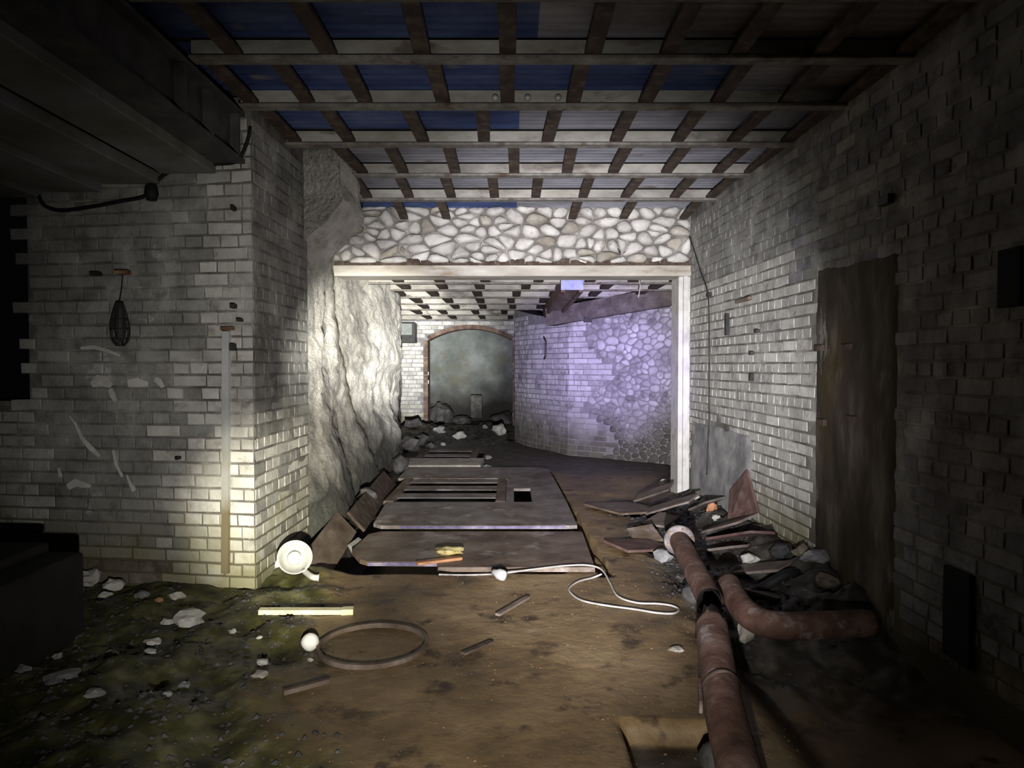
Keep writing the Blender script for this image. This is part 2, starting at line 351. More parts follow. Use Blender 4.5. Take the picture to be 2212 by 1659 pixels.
# ---------- rubble stones laid in a wall, one mesh each
def clip(poly, p, nrm):
    out = []; m = len(poly)
    for i in range(m):
        a, b = poly[i], poly[(i + 1) % m]
        da = (a[0] - p[0]) * nrm[0] + (a[1] - p[1]) * nrm[1]; db = (b[0] - p[0]) * nrm[0] + (b[1] - p[1]) * nrm[1]
        if da <= 0: out.append(a)
        if (da < 0 < db) or (db < 0 < da):
            t = da / (da - db); out.append((a[0] + (b[0] - a[0]) * t, a[1] + (b[1] - a[1]) * t))
    return out
def chaikin(poly):
    out = []; m = len(poly)
    for i in range(m):
        a, b = poly[i], poly[(i + 1) % m]
        out += [(a[0] * .72 + b[0] * .28, a[1] * .72 + b[1] * .28), (a[0] * .28 + b[0] * .72, a[1] * .28 + b[1] * .72)]
    return out
def lay_stones(parent, O, n, wd, ht, count, seed, depth, mats, aniso=1.6, gap=.008, keep=None, name='stone', warp=None):
    O = Vector(O); n = Vector(n).normalized(); u = n.cross(Vector((0, 0, 1))); Z = Vector((0, 0, 1))
    r = random.Random(seed); pts = []
    area = wd / aniso * ht; dmin = .72 * math.sqrt(area / count); tries = 0
    while len(pts) < count and tries < 40000:
        tries += 1; c = (r.uniform(0, wd / aniso), r.uniform(0, ht)); dm = dmin * r.choice((.55, .85, 1.0, 1.25))
        if all((c[0] - p[0]) ** 2 + (c[1] - p[1]) ** 2 > dm * dm for p in pts): pts.append(c)
    for i, c in enumerate(pts):
        poly = [(0, 0), (wd / aniso, 0), (wd / aniso, ht), (0, ht)]
        for j, d in enumerate(pts):
            if j == i: continue
            if abs(c[0] - d[0]) > dmin * 5 or abs(c[1] - d[1]) > dmin * 5: continue
            poly = clip(poly, ((c[0] + d[0]) / 2, (c[1] + d[1]) / 2), (d[0] - c[0], d[1] - c[1]))
            if len(poly) < 3: break
        if len(poly) < 3: continue
        poly = [(x * aniso, z) for x, z in poly]
        cx = sum(p[0] for p in poly) / len(poly); cz = sum(p[1] for p in poly) / len(poly)
        if keep and not keep(cx, cz): continue
        poly = chaikin(poly)
        rad = [max(math.hypot(x - cx, z - cz), .001) for x, z in poly]
        mean = sum(rad) / len(rad)
        poly = [(cx + (x - cx) * (1 - gap / R) * r.uniform(.95, 1.0), cz + (z - cz) * (1 - gap / R) * r.uniform(.95, 1.0)) for (x, z), R in zip(poly, rad)]
        dd = depth * r.uniform(.55, 1.25) * min(1.2, mean / .07); m = len(poly); vs = []
        tx, tz = r.uniform(-.35, .35), r.uniform(-.35, .35)
        for sc, dp in ((1.0, -.03), (1.0, .25), (.86, .75), (.5, 1.0)):
            for (x, z) in poly:
                X = cx + (x - cx) * sc; Q = cz + (z - cz) * sc
                h = -.03 if dp < 0 else dd * dp * (1 + (tx * (X - cx) + tz * (Q - cz)) / mean * .6) * r.uniform(.88, 1.1)
                vs.append((X - cx, h, Q - cz))
        vs.append((0, dd * r.uniform(.95, 1.1), 0))
        fs = []
        for k in range(3):
            for q in range(m): fs.append((k * m + q, (k + 1) * m + q, (k + 1) * m + (q + 1) % m, k * m + (q + 1) % m))
        for q in range(m): fs.append((3 * m + q, 4 * m, 3 * m + (q + 1) % m))
        me = MB().add(vs, fs).mesh(name, r.choice(mats), True)
        o = bpy.data.objects.new(name, me); col.objects.link(o); o.parent = parent
        p = O + u * cx + Z * cz
        if warp: p = p + warp(cx, cz)
        o.matrix_local = Matrix.Translation(p) @ Matrix(((u.x, n.x, 0), (u.y, n.y, 0), (u.z, n.z, 1))).to_4x4()

def rock(name, p, size, m, label=None, cat='stone', group=None, seed=0, sub=2, sink=.25, rz=0, jag=.35, parent=None, flat=False):
    import bmesh
    bm = bmesh.new(); bmesh.ops.create_icosphere(bm, subdivisions=sub, radius=1)
    off = Vector((seed * 3.17, seed * 1.91, seed * 2.3))
    for v in bm.verts:
        k = 1 + jag * mnoise.noise(v.co * 1.3 + off) + jag * .4 * mnoise.noise(v.co * 3 + off)
        v.co = Vector((v.co.x * size[0] / 2, v.co.y * size[1] / 2, v.co.z * size[2] / 2)) * k
    zm = min(v.co.z for v in bm.verts); hgt = max(v.co.z for v in bm.verts) - zm
    for v in bm.verts: v.co.z = v.co.z - zm - hgt * sink if v.co.z - zm > hgt * sink else 0.0 if sink < .02 else (v.co.z - zm) * 0.1 - hgt * .02
    me = bpy.data.meshes.new(name); bm.to_mesh(me); bm.free(); me.materials.append(M[m])
    me.polygons.foreach_set('use_smooth', [sub > 1 and not flat] * len(me.polygons))
    o = link(name, me, None, parent); o.location = p; o.rotation_euler = (0, 0, rz)
    if label: tag(o, label, cat, group)
    return o

# ================================================================== THE SETTING
def nz(x, y, s, seed):
    """value noise on arrays"""
    x = x * s + seed * 17.3; y = y * s + seed * 9.7
    xi = np.floor(x).astype(int); yi = np.floor(y).astype(int); fx = x - xi; fy = y - yi
    fx = fx * fx * (3 - 2 * fx); fy = fy * fy * (3 - 2 * fy)
    def h(a, b):
        k = (a * 374761393 + b * 668265263 + seed * 974711) & 0x7fffffff
        k = ((k ^ (k >> 13)) * 1274126177) & 0x7fffffff
        return (k & 0xffff) / 65535.0
    return (h(xi, yi) * (1 - fx) + h(xi + 1, yi) * fx) * (1 - fy) + (h(xi, yi + 1) * (1 - fx) + h(xi + 1, yi + 1) * fx) * fy - .5
def fbm(x, y, s, seed, o=4):
    return sum(nz(x, y, s * 2 ** k, seed + k) / 2 ** k for k in range(o))

def mud_mask(X, Y):
    edge = -1.02 - .42 * (Y - 2.9) * (Y < 2.9) - .20 * np.maximum(Y - 3.7, 0) + .10 * nz(X, Y, 3, 5) * 2
    edge = np.where(Y < 2.9, -1.0 + (2.9 - Y) * .75 + .12 * nz(X, Y, 4, 6), edge)
    return smooth01(.16, -.16, X - edge) * smooth01(5.2, 4.6, Y)
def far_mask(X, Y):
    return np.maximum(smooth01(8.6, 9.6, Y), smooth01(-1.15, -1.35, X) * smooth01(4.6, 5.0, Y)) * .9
def rubble_mask(X, Y):
    e = .95 + .16 * (7 - Y) * (Y < 7) * .4
    return smooth01(-.1, .25, X - (.92 + .10 * nz(X, Y, 2.5, 3))) * smooth01(8.2, 7.0, Y) * smooth01(2.6, 3.8, Y)
def hole_mask(X, Y):
    xl = .43 - .03 * (Y - 2.6)
    return smooth01(-.012, .012, X - xl) * smooth01(.86, .84, X) * smooth01(2.78, 2.74, Y + .03 * nz(X, Y, 9, 8)) * smooth01(1.7, 1.75, Y)
def ground(X, Y):
    X = np.asarray(X, float); Y = np.asarray(Y, float)
    z = .012 * fbm(X, Y, 2.2, 11, 5)
    mm = mud_mask(X, Y); z = z + mm * (.10 * fbm(X, Y, 3.0, 21, 5) + .012)
    rr = rubble_mask(X, Y); z = z + rr * (.07 * fbm(X, Y, 5, 31, 4) - .03)
    z = z - .16 * smooth01(.98, 1.25, X) * smooth01(4.2, 3.5, Y)                        # sunken ground by the right wall
    # pit below the cover slabs and the trench along the rock wall
    pit = smooth01(-1.42, -1.38, X) * smooth01(.36, .32, X) * smooth01(4.74, 4.77, Y) * smooth01(11.7, 11.6, Y)
    pit = pit * np.where(Y > 9.4, smooth01(-.45, -.47, X), 1.0)
    z = z - pit * (.50 + z)
    # slot beside the slabs
    xs = .63 - (Y - 4.7) * .036
    slot = smooth01(.048, .034, np.abs(X - xs)) * smooth01(4.66, 4.70, Y) * smooth01(9.3, 9.2, Y)
    z = z - slot * .26
    # gutter curving past the violet wall
    xg = .02 + .9 * smooth01(13.6, 10.9, Y) + 1.4 * smooth01(11.4, 10.2, Y)
    z = z - .10 * smooth01(.10, .06, np.abs(X - xg)) * smooth01(9.9, 10.2, Y) * smooth01(14.2, 13.8, Y)
    # sunken panel near the camera
    z = z - hole_mask(X, Y) * .085
    # heaps of rubble at the far door and the foot of the right wall
    heap = np.exp(-(((X + 2.0) / .55) ** 2 + ((Y - 14.3) / 1.3) ** 2)) * .20
    z = z + heap * (1 + .8 * fbm(X, Y, 3, 41, 4)) + .07 * smooth01(12.5, 14, Y) * (fbm(X, Y, 3.5, 51, 4) + .3)
    z = z + .17 * smooth01(1.45, 2.0, X) * smooth01(3.2, 4.2, Y) * smooth01(8, 7, Y) * (1 + .55 * fbm(X, Y, 7, 61, 4))
    return z
def GZ(x, y): return float(ground(np.array([x]), np.array([y]))[0])
def GP(px, py, lift=0.0):
    p = PF(px, py)
    for _ in range(4): p = PF(px, py, GZ(p.x, p.y) + lift)
    return p

def make_floor():
    xs = np.concatenate([np.arange(-5.2, -2.6, .05), np.arange(-2.6, 2.2, .02), np.arange(2.2, 3.2, .06)])
    ys = np.concatenate([np.arange(-.6, 1.8, .08), np.arange(1.8, 6.0, .02), np.arange(6.0, 12.0, .035), np.arange(12.0, 19.0, .07)])
    X, Y = np.meshgrid(xs, ys); Z = ground(X, Y)
    nx, ny = len(xs), len(ys)
    co = np.stack([X, Y, Z], -1).reshape(-1, 3)
    i = np.arange(nx - 1); j = np.arange(ny - 1); I, J = np.meshgrid(i, j); a = (J * nx + I).ravel()
    q = np.stack([a, a + 1, a + 1 + nx, a + nx], -1)
    me = bpy.data.meshes.new('floor'); me.vertices.add(len(co)); me.vertices.foreach_set('co', co.ravel())
    me.loops.add(q.size); me.loops.foreach_set('vertex_index', q.ravel().astype(np.int32))
    me.polygons.add(len(q)); me.polygons.foreach_set('loop_start', np.arange(0, q.size, 4, dtype=np.int32))
    me.update(calc_edges=True); me.validate()
    ca = me.color_attributes.new('ground', 'FLOAT_COLOR', 'POINT')
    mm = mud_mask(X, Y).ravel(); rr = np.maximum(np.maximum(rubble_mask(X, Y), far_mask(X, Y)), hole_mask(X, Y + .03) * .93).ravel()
    ca.data.foreach_set('color', np.stack([mm, rr, mm * 0, mm * 0 + 1], -1).ravel())
    me.polygons.foreach_set('use_smooth', [True] * len(me.polygons))
    me.materials.append(M['floor_silt'])
    return tag(link('floor', me), 'brown silty floor with moss on its left and cover slabs over a pit', kind='structure')
make_floor()

# ---- left wall with its pier: brick face towards the camera, return face along the room
PC = Vector((-1.6, 4.4, 0)); nL = Vector((-.139, -.990, 0)).normalized(); uL = nL.cross(Vector((0, 0, 1)))
ZT = 3.05
def wall_box(mb, O, u, n, u0, u1, z0, z1, th):
    a = O + u * u0; b = O + u * u1; c = b - n * th; d = a - n * th
    mb.prism([(a.x, a.y), (d.x, d.y), (c.x, c.y), (b.x, b.y)], z0, z1)
mbw = MB()
a = PC; b = PC + uL * 1.55; c = Vector((-3.1, 5.5, 0)); d = Vector((-1.58, 5.5, 0))
mbw.prism([(a.x, a.y), (d.x, d.y), (c.x, c.y), (b.x, b.y)], -.35, ZT)
wall_box(mbw, PC, uL, nL, 1.55, 3.2, -.35, 1.17, .4)
wall_left = tag(mbw.build('wall_left', 'mortar'), 'whitewashed brick wall and pier on the left with a dark opening', kind='structure')
def mask_left(u, z):
    edge = 1.56 + .03 * math.sin(z * 37)
    if u > edge and z > 1.19 - .25 * (u - 1.56): return None
    if z < .16: return 'brick_dirty' if u > .6 else 'brick_white'
    if u > 1.46 and z < 1.6: return 'brick_white'
    if u < .36: return 'brick_white'
    if u < .62 and z < 1.5: return 'brick_white' if rnd.random() < .6 else 'brick_grey'
    return 'brick_grey'
lay_bricks(wall_left, PC, nL, 3.1, 0.0, 3.0, mask_left, seed=3, maxn=215, proud=.005)
nP = Vector((1, -.018, 0)).normalized()
# the return face gets its own bricks (they belong to the same wall)
lay_bricks(wall_left, Vector((-1.58, 5.5, 0)), nP, 1.1, 0.0, 3.0, lambda u, z: 'brick_grey' if (z > 1.1 or rnd.random() < .35) else 'brick_white', seed=5, maxn=85, proud=.003)

# ---- rock wall behind the pier
YB = [5.5, 6.2, 7.5, 8.6, 9.8, 10.4, 12, 16]; XB = [-1.72, -1.76, -1.93, -1.76, -1.58, -1.64, -1.98, -2.52]
def rock_x(Y, Z):
    x = np.interp(Y, YB, XB)
    x = x + .42 * smooth01(2.15, 2.75, Z) * smooth01(6.55, 6.1, Y)
    x = x + .22 * np.clip(1 - Z / .95, 0, 1) * smooth01(5.3, 5.9, Y) * smooth01(9.6, 8.0, Y)
    x = x - .10 * smooth01(1.0, 1.6, Z) * smooth01(2.35, 2.0, Z) * smooth01(6.2, 6.5, Y) * smooth01(7.2, 6.9, Y)
    x = x + .10 * fbm(Y, Z, .9, 71, 2) + .030 * fbm(Y * .45, Z, 6.5, 81, 4) + .022 * fbm(Y * .6, Z, 15, 91, 3)
    sd = Y - (7.0 + (2.45 - Z) * .72)
    x = x + .07 * smooth01(.04, -.04, sd) * smooth01(2.9, 2.5, Z) - .06 * np.exp(-(sd / .07) ** 2) * smooth01(2.9, 2.5, Z)
    x = x - .13 * smooth01(1.45, 1.25, Z) * smooth01(.5, .9, Z) * smooth01(8.8, 9.3, Y) * smooth01(11, 10.2, Y)
    return np.where(Y > 15.5, np.minimum(x, -2.45), x)
def make_rock():
    ys = np.concatenate([np.arange(5.42, 10.4, .03), np.arange(10.4, 16.06, .08)]); zs = np.arange(-.34, 3.08, .03)
    Y, Z = np.meshgrid(ys, zs); X = rock_x(Y, Z)
    for j in range(X.shape[0]):
        for i in range(X.shape[1]):
            dv, _p = mnoise.voronoi(Vector((Y[j, i] * 1.1 + .3 * mnoise.noise(Vector((Y[j, i] * 3, Z[j, i] * 3, 0))), Z[j, i] * 3.4, 5.0)))
            X[j, i] += .020 * min(1.0, (dv[1] - dv[0]) * 3.0)
    nx, ny = len(ys), len(zs); co = np.stack([X, Y, Z], -1).reshape(-1, 3)
    k0 = len(co)
    # a back skin gives the wall its thickness
    back = np.stack([np.full_like(X, -2.9), Y, Z], -1).reshape(-1, 3)
    I, J = np.meshgrid(np.arange(nx - 1), np.arange(ny - 1)); a = (J * nx + I).ravel()
    q = np.stack([a, a + 1, a + 1 + nx, a + nx], -1)[:, ::-1]
    rim = [j * nx for j in range(ny)]
    side = [(rim[j], rim[j + 1], k0 + rim[j + 1], k0 + rim[j]) for j in range(ny - 1)]
    top = [((ny - 1) * nx + i, (ny - 1) * nx + i + 1, k0 + (ny - 1) * nx + i + 1, k0 + (ny - 1) * nx + i) for i in range(nx - 1)]
    me = bpy.data.meshes.new('wall_left_rear')
    me.from_pydata(np.concatenate([co, back]).tolist(), [], q.tolist() + side + top); me.update()
    sd = Y - (7.0 + (2.45 - Z) * .72); groove_shade = np.exp(-((sd + .05) / (.17 + .10 * nz(Y, Z, 5, 4))) ** 2) * smooth01(2.75, 2.4, Z) * smooth01(.3, .7, Z)  # dark olive line painted along the seam in place of groove shade
    groove_shade = np.concatenate([groove_shade.ravel(), np.zeros(len(back))])
    ca = me.color_attributes.new('seam_shade', 'FLOAT_COLOR', 'POINT'); ca.data.foreach_set('color', np.stack([groove_shade, groove_shade, groove_shade, groove_shade * 0 + 1], -1).ravel())
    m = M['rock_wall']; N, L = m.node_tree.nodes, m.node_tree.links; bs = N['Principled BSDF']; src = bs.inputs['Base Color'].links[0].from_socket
    va = N.new('ShaderNodeVertexColor'); va.layer_name = 'seam_shade'; mx = N.new('ShaderNodeMix'); mx.data_type = 'RGBA'
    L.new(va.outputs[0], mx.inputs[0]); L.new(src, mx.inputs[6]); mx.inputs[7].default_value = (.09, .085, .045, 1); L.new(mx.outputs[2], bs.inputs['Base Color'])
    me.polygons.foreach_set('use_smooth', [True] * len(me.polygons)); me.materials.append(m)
    return tag(link('wall_left_rear', me), 'rough limewashed rock wall behind the brick pier', kind='structure')
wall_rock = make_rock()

# ---- cross wall of rubble over the wide opening
YS = 7.5
mb = MB(); mb.box((-1.96, YS + .02, 2.47), (1.95, YS + .33, 3.08))
wall_mid = tag(mb.build('wall_middle', 'mortar'), 'rubble cross wall of pale stones above the long lintel', kind='structure')
lay_stones(wall_mid, (1.88, YS + .03, 2.47), (0, -1, 0), 3.80, .60, 130, 4, .075, ['stone_white'] * 7 + ['stone_tan'], aniso=1.6, gap=.005)
lint = MB().box((-1.96, YS - .03, 2.34), (1.88, YS + .33, 2.455), .006).build('lintel', 'timber_pale', wall_mid); lint['label'] = 'pale weathered timber lintel'
ob = MB()
for k in range(24):
    x0 = -1.9 + k * .157; ob.box((x0, YS - .032, 2.45), (x0 + .15, YS + .05, 2.485 + rnd.uniform(0, .035)))
ob.build('lintel_ledge', 'strap_rust', wall_mid)
jm = MB(); jm.box((1.755, YS, -.05), (1.90, YS + .33, 2.34), .01)
jm.build('jamb', 'whitewash', wall_mid)
jm = MB(); jm.box((1.80, YS - .035, -.02), (1.845, YS + .01, 2.34), .006); jm.build('jamb_strip', 'whitewash', wall_mid)

# ---- right wall
R0 = Vector((1.877 + .039 * 8.1, -.6, 0)); R1 = Vector((1.877, 7.5, 0))
dR = (R1 - R0).normalized(); nR = Vector((-dR.y, dR.x, 0)); LR = (R1 - R0).length
mb = MB(); e0 = R0 - nR * .35; e1 = R1 - nR * .35
mb.prism([(R0.x, R0.y), (R1.x, R1.y), (e1.x, e1.y), (e0.x, e0.y)], -.35, 3.08)
wall_right = tag(mb.build('wall_right', 'mortar'), 'long whitewashed brick wall on the right with a stained blocked doorway', kind='structure')
Yof = lambda u: -.6 + u * dR.y
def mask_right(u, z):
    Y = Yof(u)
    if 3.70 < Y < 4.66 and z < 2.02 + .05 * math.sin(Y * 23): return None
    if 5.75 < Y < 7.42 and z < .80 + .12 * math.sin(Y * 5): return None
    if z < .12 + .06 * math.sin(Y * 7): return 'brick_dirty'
    if Y < 3.70: return 'brick_dark'
    if Y < 5.0 and z > 2.0: return 'brick_dark' if rnd.random() < .6 else 'brick_grey'
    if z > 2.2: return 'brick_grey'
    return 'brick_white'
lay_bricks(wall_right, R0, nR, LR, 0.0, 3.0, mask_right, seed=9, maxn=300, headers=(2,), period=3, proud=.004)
def on_right(Y, z, off=0.0):
    return Vector((1.877 + .039 * (7.5 - Y), Y, z)) + nR * off
# blocked doorway: rendered patch, and the grey render near the corner
def wall_patch(name, Ya, Yb, za, zb, m, off, seed, amp=.008):
    ny, nzv = 24, 40; vs = []; fs = []
    for j in range(nzv + 1):
        for i in range(ny + 1):
            Y = Ya + (Yb - Ya) * i / ny; z = za + (zb - za) * j / nzv
            e = amp * (mnoise.noise(Vector((Y * 4, z * 4, seed))) + .5 * mnoise.noise(Vector((Y * 13, z * 13, seed))))
            ragged = .04 * mnoise.noise(Vector((Y * 7, z * 7, seed + 3)))
            border = (i in (0, ny) or j == nzv)
            vs.append(on_right(Y + (ragged if i in (0, ny) else 0), z + (ragged * 1.5 if j == nzv else 0), -.01 if border else off + e))
    for j in range(nzv):
        for i in range(ny):
            a = j * (ny + 1) + i; fs.append((a, a + ny + 1, a + ny + 2, a + 1))
    return MB().add(vs, fs).build(name, m, wall_right, True)
wall_patch('blocked_doorway', 3.71, 4.65, -.2, 2.04, 'patch_stain', .008, 2)['label'] = 'dark stained render of the blocked doorway'
wall_patch('render_patch', 5.72, 7.44, -.1, .84, 'plaster_grey', .016, 6)

# ---- far brick wall with the segmental arch
YA = 16.0
AX0, AX1 = -1.90, .02; ASP, ATOP = 1.97, 2.23
def arch_z(x):
    t = (x - (AX0 + AX1) / 2) / ((AX1 - AX0) / 2)
    return ASP + (ATOP - ASP) * (1 - t * t) if abs(t) < 1 else -1
mb = MB(); N_ = 16
mb.box((-3.0, YA, -.1), (AX0, YA + .45, 2.6)); mb.box((AX1, YA, -.1), (.5, YA + .45, 2.6))
for k in range(N_):
    xa = AX0 + (AX1 - AX0) * k / N_; xb = AX0 + (AX1 - AX0) * (k + 1) / N_
    za, zb = arch_z(xa) if k else ASP, arch_z(xb) if k < N_ - 1 else ASP
    mb.add([(xa, YA, za), (xb, YA, zb), (xb, YA, 2.6), (xa, YA, 2.6), (xa, YA + .45, za), (xb, YA + .45, zb), (xb, YA + .45, 2.6), (xa, YA + .45, 2.6)],
           [(0, 1, 2, 3), (0, 4, 5, 1), (7, 6, 5, 4)])
wall_back = tag(mb.build('wall_back', 'mortar_pale'), 'white brick end wall around the arched doorway', kind='structure')
lay_bricks(wall_back, (.3, YA, 0), (0, -1, 0), 2.85, .05, 2.45, lambda u, z: None if (AX0 - .10 < .3 - u < AX1 + .10 and z < max(arch_z(.3 - u), ASP) + .11) else 'brick_white', course=.094, seed=11, maxn=300, hs=1.0, ls=1.2)
# red brick reveal: jamb bricks and voussoirs
vb = MB().box((-.05, -.02, -.045), (.05, .45, .045), .006).mesh('reveal_brick', 'brick_red')
for side, x in ((0, AX0 - .045), (1, AX1 + .045)):
    for k in range(20):
        o = link('reveal_brick', vb, None, wall_back); o.location = (x, YA, .07 + k * .0975)
for k in range(22):
    x = AX0 + (AX1 - AX0) * (k + .5) / 22; t = (x - (AX0 + AX1) / 2) / ((AX1 - AX0) / 2)
    o = link('voussoir', vb, None, wall_back); o.location = (x, YA, arch_z(x) + .045)
    o.rotation_euler = (0, math.atan2(2 * (ATOP - ASP) * t, (AX1 - AX0) / 2), 0); o.scale = (.88, 1, 1.05)

mb = MB(); mb.box((-3.0, 17.6, -.1), (1.2, 17.8, 3.0)); mb.box((-3.0, 16.45, 2.35), (1.2, 17.8, 2.5)); mb.box((-3.1, 16.4, -.1), (-2.9, 17.8, 2.5)); mb.box((1.0, 16.4, -.1), (1.2, 17.8, 2.5))
tag(mb.build('wall_far', 'plaster_damp'), 'damp grey plastered chamber beyond the arched doorway', kind='structure')

# ---- violet lit wall on the right of the rear room: brick at its left end, rubble further right
PV = [(.05, 16.0), (.05, 12.95), (.28, 12.3), (.88, 11.1), (2.6, 9.75)]
def top_v(i): return [2.5, 2.42, 2.30, 2.10, 2.36][i]
mb = MB(); vs = []; fs = []
nd = Vector((.25, .35, 0))
for i, (x, y) in enumerate(PV):
    vs += [(x, y, -.15), (x, y, top_v(i)), (x + .35, y + .35, -.15), (x + .35, y + .35, top_v(i))]
for i in range(len(PV) - 1):
    a = i * 4; b = a + 4; fs += [(a, b, b + 1, a + 1), (a + 1, b + 1, b + 3, a + 3), (a + 2, a + 3, b + 3, b + 2)]
mb.add(vs, fs)
wall_rr = tag(mb.build('wall_right_rear', 'mortar_pale'), 'rear right wall turning from brick into rubble under a sloping timber', kind='structure')
tag(MB().box((2.62, 7.83, -.1), (2.85, 9.95, 2.42)).build('wall_right_side', 'whitewash'), 'plain whitewashed side wall of the rear room behind the jamb', kind='structure')
def seg_bricks(i, seed, mn, mask):
    a = Vector((*PV[i], 0)); b = Vector((*PV[i + 1], 0)); d = (b - a).normalized(); n = Vector((d.y, -d.x, 0))
    if n.y > 0: n = -n
    u = n.cross(Vector((0, 0, 1))); O = a if u.dot(d) > 0 else b
    L_ = (b - a).length
    lay_bricks(wall_rr, O, n, L_, 0.0, 2.3, lambda uu, z: mask(uu if O is a else L_ - uu, z), course=.084, seed=seed, maxn=mn, ls=1.1, headers=(1,), period=3)
seg_bricks(1, 21, 60, lambda u, z: 'brick_violet' if z < 2.35 else None)
seg_bricks(2, 22, 180, lambda u, z: 'brick_violet' if z < 2.14 - .02 * u and u < 1.32 else None)
seg_bricks(3, 23, 120, lambda u, z: 'brick_violet' if z < 2.08 and u < .55 + .25 * math.sin(z * 6) else None)
a = Vector((*PV[3], 0)); b = Vector((*PV[4], 0)); d = (b - a).normalized(); n = Vector((d.y, -d.x, 0)); n = n if n.y < 0 else -n
Lv = (b - a).length
lay_stones(wall_rr, b, n, Lv, 2.34, 400, 13, .022, ['stone_violet'], aniso=1.3, gap=.004,
           keep=lambda x, z: (Lv - x) > .62 + .25 * math.sin(z * 6) and z < 2.06 + .12 * (Lv - x))

# ================================================================== CEILINGS
def corrugated(x0, x1, y0, y1, z, m, parent, name='roof_sheet'):
    n = max(6, int((y1 - y0) / .019)); vs = []; fs = []
    for j in range(n + 1):
        y = y0 + (y1 - y0) * j / n; zz = z + .009 * math.sin(y * 2 * math.pi / .076)
        vs += [(x0, y, zz), (x1, y, zz)]
    for j in range(n): fs.append((j * 2, j * 2 + 2, j * 2 + 3, j * 2 + 1))
    o = MB().add(vs, fs).build(name, m, parent, True); return o

ZC = 2.95
mb = MB(); mb.box((-1.95, -.6, ZC + .135), (2.5, 7.85, ZC + .25))
ceiling = tag(mb.build('ceiling', 'girder_dark'), 'low ceiling of cross beams, rusty straps and blue and grey sheets', kind='structure')
BY = [.35, 1.02, 1.70, 2.38, 3.03, 3.66, 4.32, 5.06, 5.87, 6.72]
def beam(parent, y, z, x0, x1, ph=.085, fw=.085):
    o = MB().box((x0, y - fw / 2, z), (x1, y + fw / 2, z + .018), .003).build('cross_beam', 'beam_steel', parent)
    MB().box((x0, y - .012, z + .018), (x1, y + .03, z + .018 + ph)).build('packing_board', 'board_pale', o)
    return o
for y in BY: beam(ceiling, y, ZC, -1.63 if y < 4.4 else -1.9, 2.25)
def px_x(px, Y): return (px - CX) / F * Y
straps = {3: [-1.42, -.93, -.44, -.02, .41, .79, 1.14, 1.55, 1.95], 4: None,
          0: [-1.3, -.85, -.4, .1, .5, 1.0, 1.5], 1: [-1.4, -.9, -.5, 0, .4, .9, 1.3, 1.8], 2: [-1.3, -.85, -.4, .1, .5, 1.0, 1.5]}
straps[4] = straps.pop(3); straps[3] = [-1.35, -.9, -.45, .0, .45, .85, 1.3, 1.75]
straps[5] = [-1.57, -1.22, -.873, -.417, -.025, .366, .805, 1.22, 1.62, 1.98]
straps[6] = [-1.53, -1.148, -.646, -.178, .274, .739, 1.16, 1.57, 1.93]
straps[7] = [-1.27, -.884, -.459, .011, .432, .834, 1.255, 1.69, 1.93]
straps[8] = [-1.33, -.942, -.565, -.166, .223, .653, 1.08, 1.516, 1.86]
straps[9] = [px_x(878, 7.4), px_x(964, 7.4), px_x(1238, 7.4), px_x(1347, 7.4), px_x(1477, 7.4)]
STRAP = {}
for b_, xs in straps.items():
    ya = BY[b_]; yb = BY[b_ + 1] if b_ < 9 else 7.46
    if b_ not in STRAP:
        STRAP[b_] = MB().box((-.042, 0, 0), (.042, yb - ya, .03), .004).mesh('strap', 'strap_rust')
    for x in xs:
        o = link('strap', STRAP[b_], None, ceiling)
        o.location = (x, ya, ZC + .018); o.rotation_euler = (-.055 if b_ == 9 else 0, 0, rnd.gauss(0, .02))
def sheets(b_, spans):
    ya = BY[b_] + .03; yb = (BY[b_ + 1] - .01) if b_ < 9 else 7.5
    for x0, x1, m in spans: corrugated(x0, x1, ya, yb, ZC + .116, m, ceiling)
for b_ in range(4): sheets(b_, [(-1.8, .2, 'sheet_blue'), (.2, 2.25, 'sheet_grey')])
sheets(4, [(-1.8, -.65, 'sheet_blue'), (-.65, .13, 'sheet_blue'), (.13, 1.2, 'sheet_grey'), (1.2, 2.25, 'sheet_grey')])
sheets(5, [(-1.75, -.42, 'sheet_blue'), (-.42, .36, 'sheet_blue'), (.36, 1.3, 'sheet_blue'), (1.3, 2.2, 'sheet_grey')])
sheets(6, [(-1.7, -.18, 'sheet_blue'), (-.18, .05, 'sheet_blue'), (.05, 1.1, 'sheet_grey'), (1.1, 2.15, 'sheet_grey')])
sheets(7, [(-1.7, -.3, 'sheet_grey'), (-.3, .8, 'sheet_grey'), (.8, 2.1, 'sheet_grey')])
sheets(8, [(-1.7, -.3, 'sheet_grey'), (-.3, .8, 'sheet_grey'), (.8, 2.1, 'sheet_grey')])
sheets(9, [(-1.7, .05, 'sheet_blue'), (.05, 2.0, 'sheet_grey')])
for px in (1070, 1140, 1206):
    p = PY(px, 216, 4.27)
    kb = MB().lathe([(.0, -.02), (.014, -.018), (.019, -.006), (.015, 0), (.019, .008), (.012, .018), (0, .02)], 12, Matrix.Translation((p.x, 4.288, 3.0)) @ Matrix.Rotation(math.pi / 2, 4, 'X'))
    kb.build('insulator', 'white_enamel', ceiling, True)

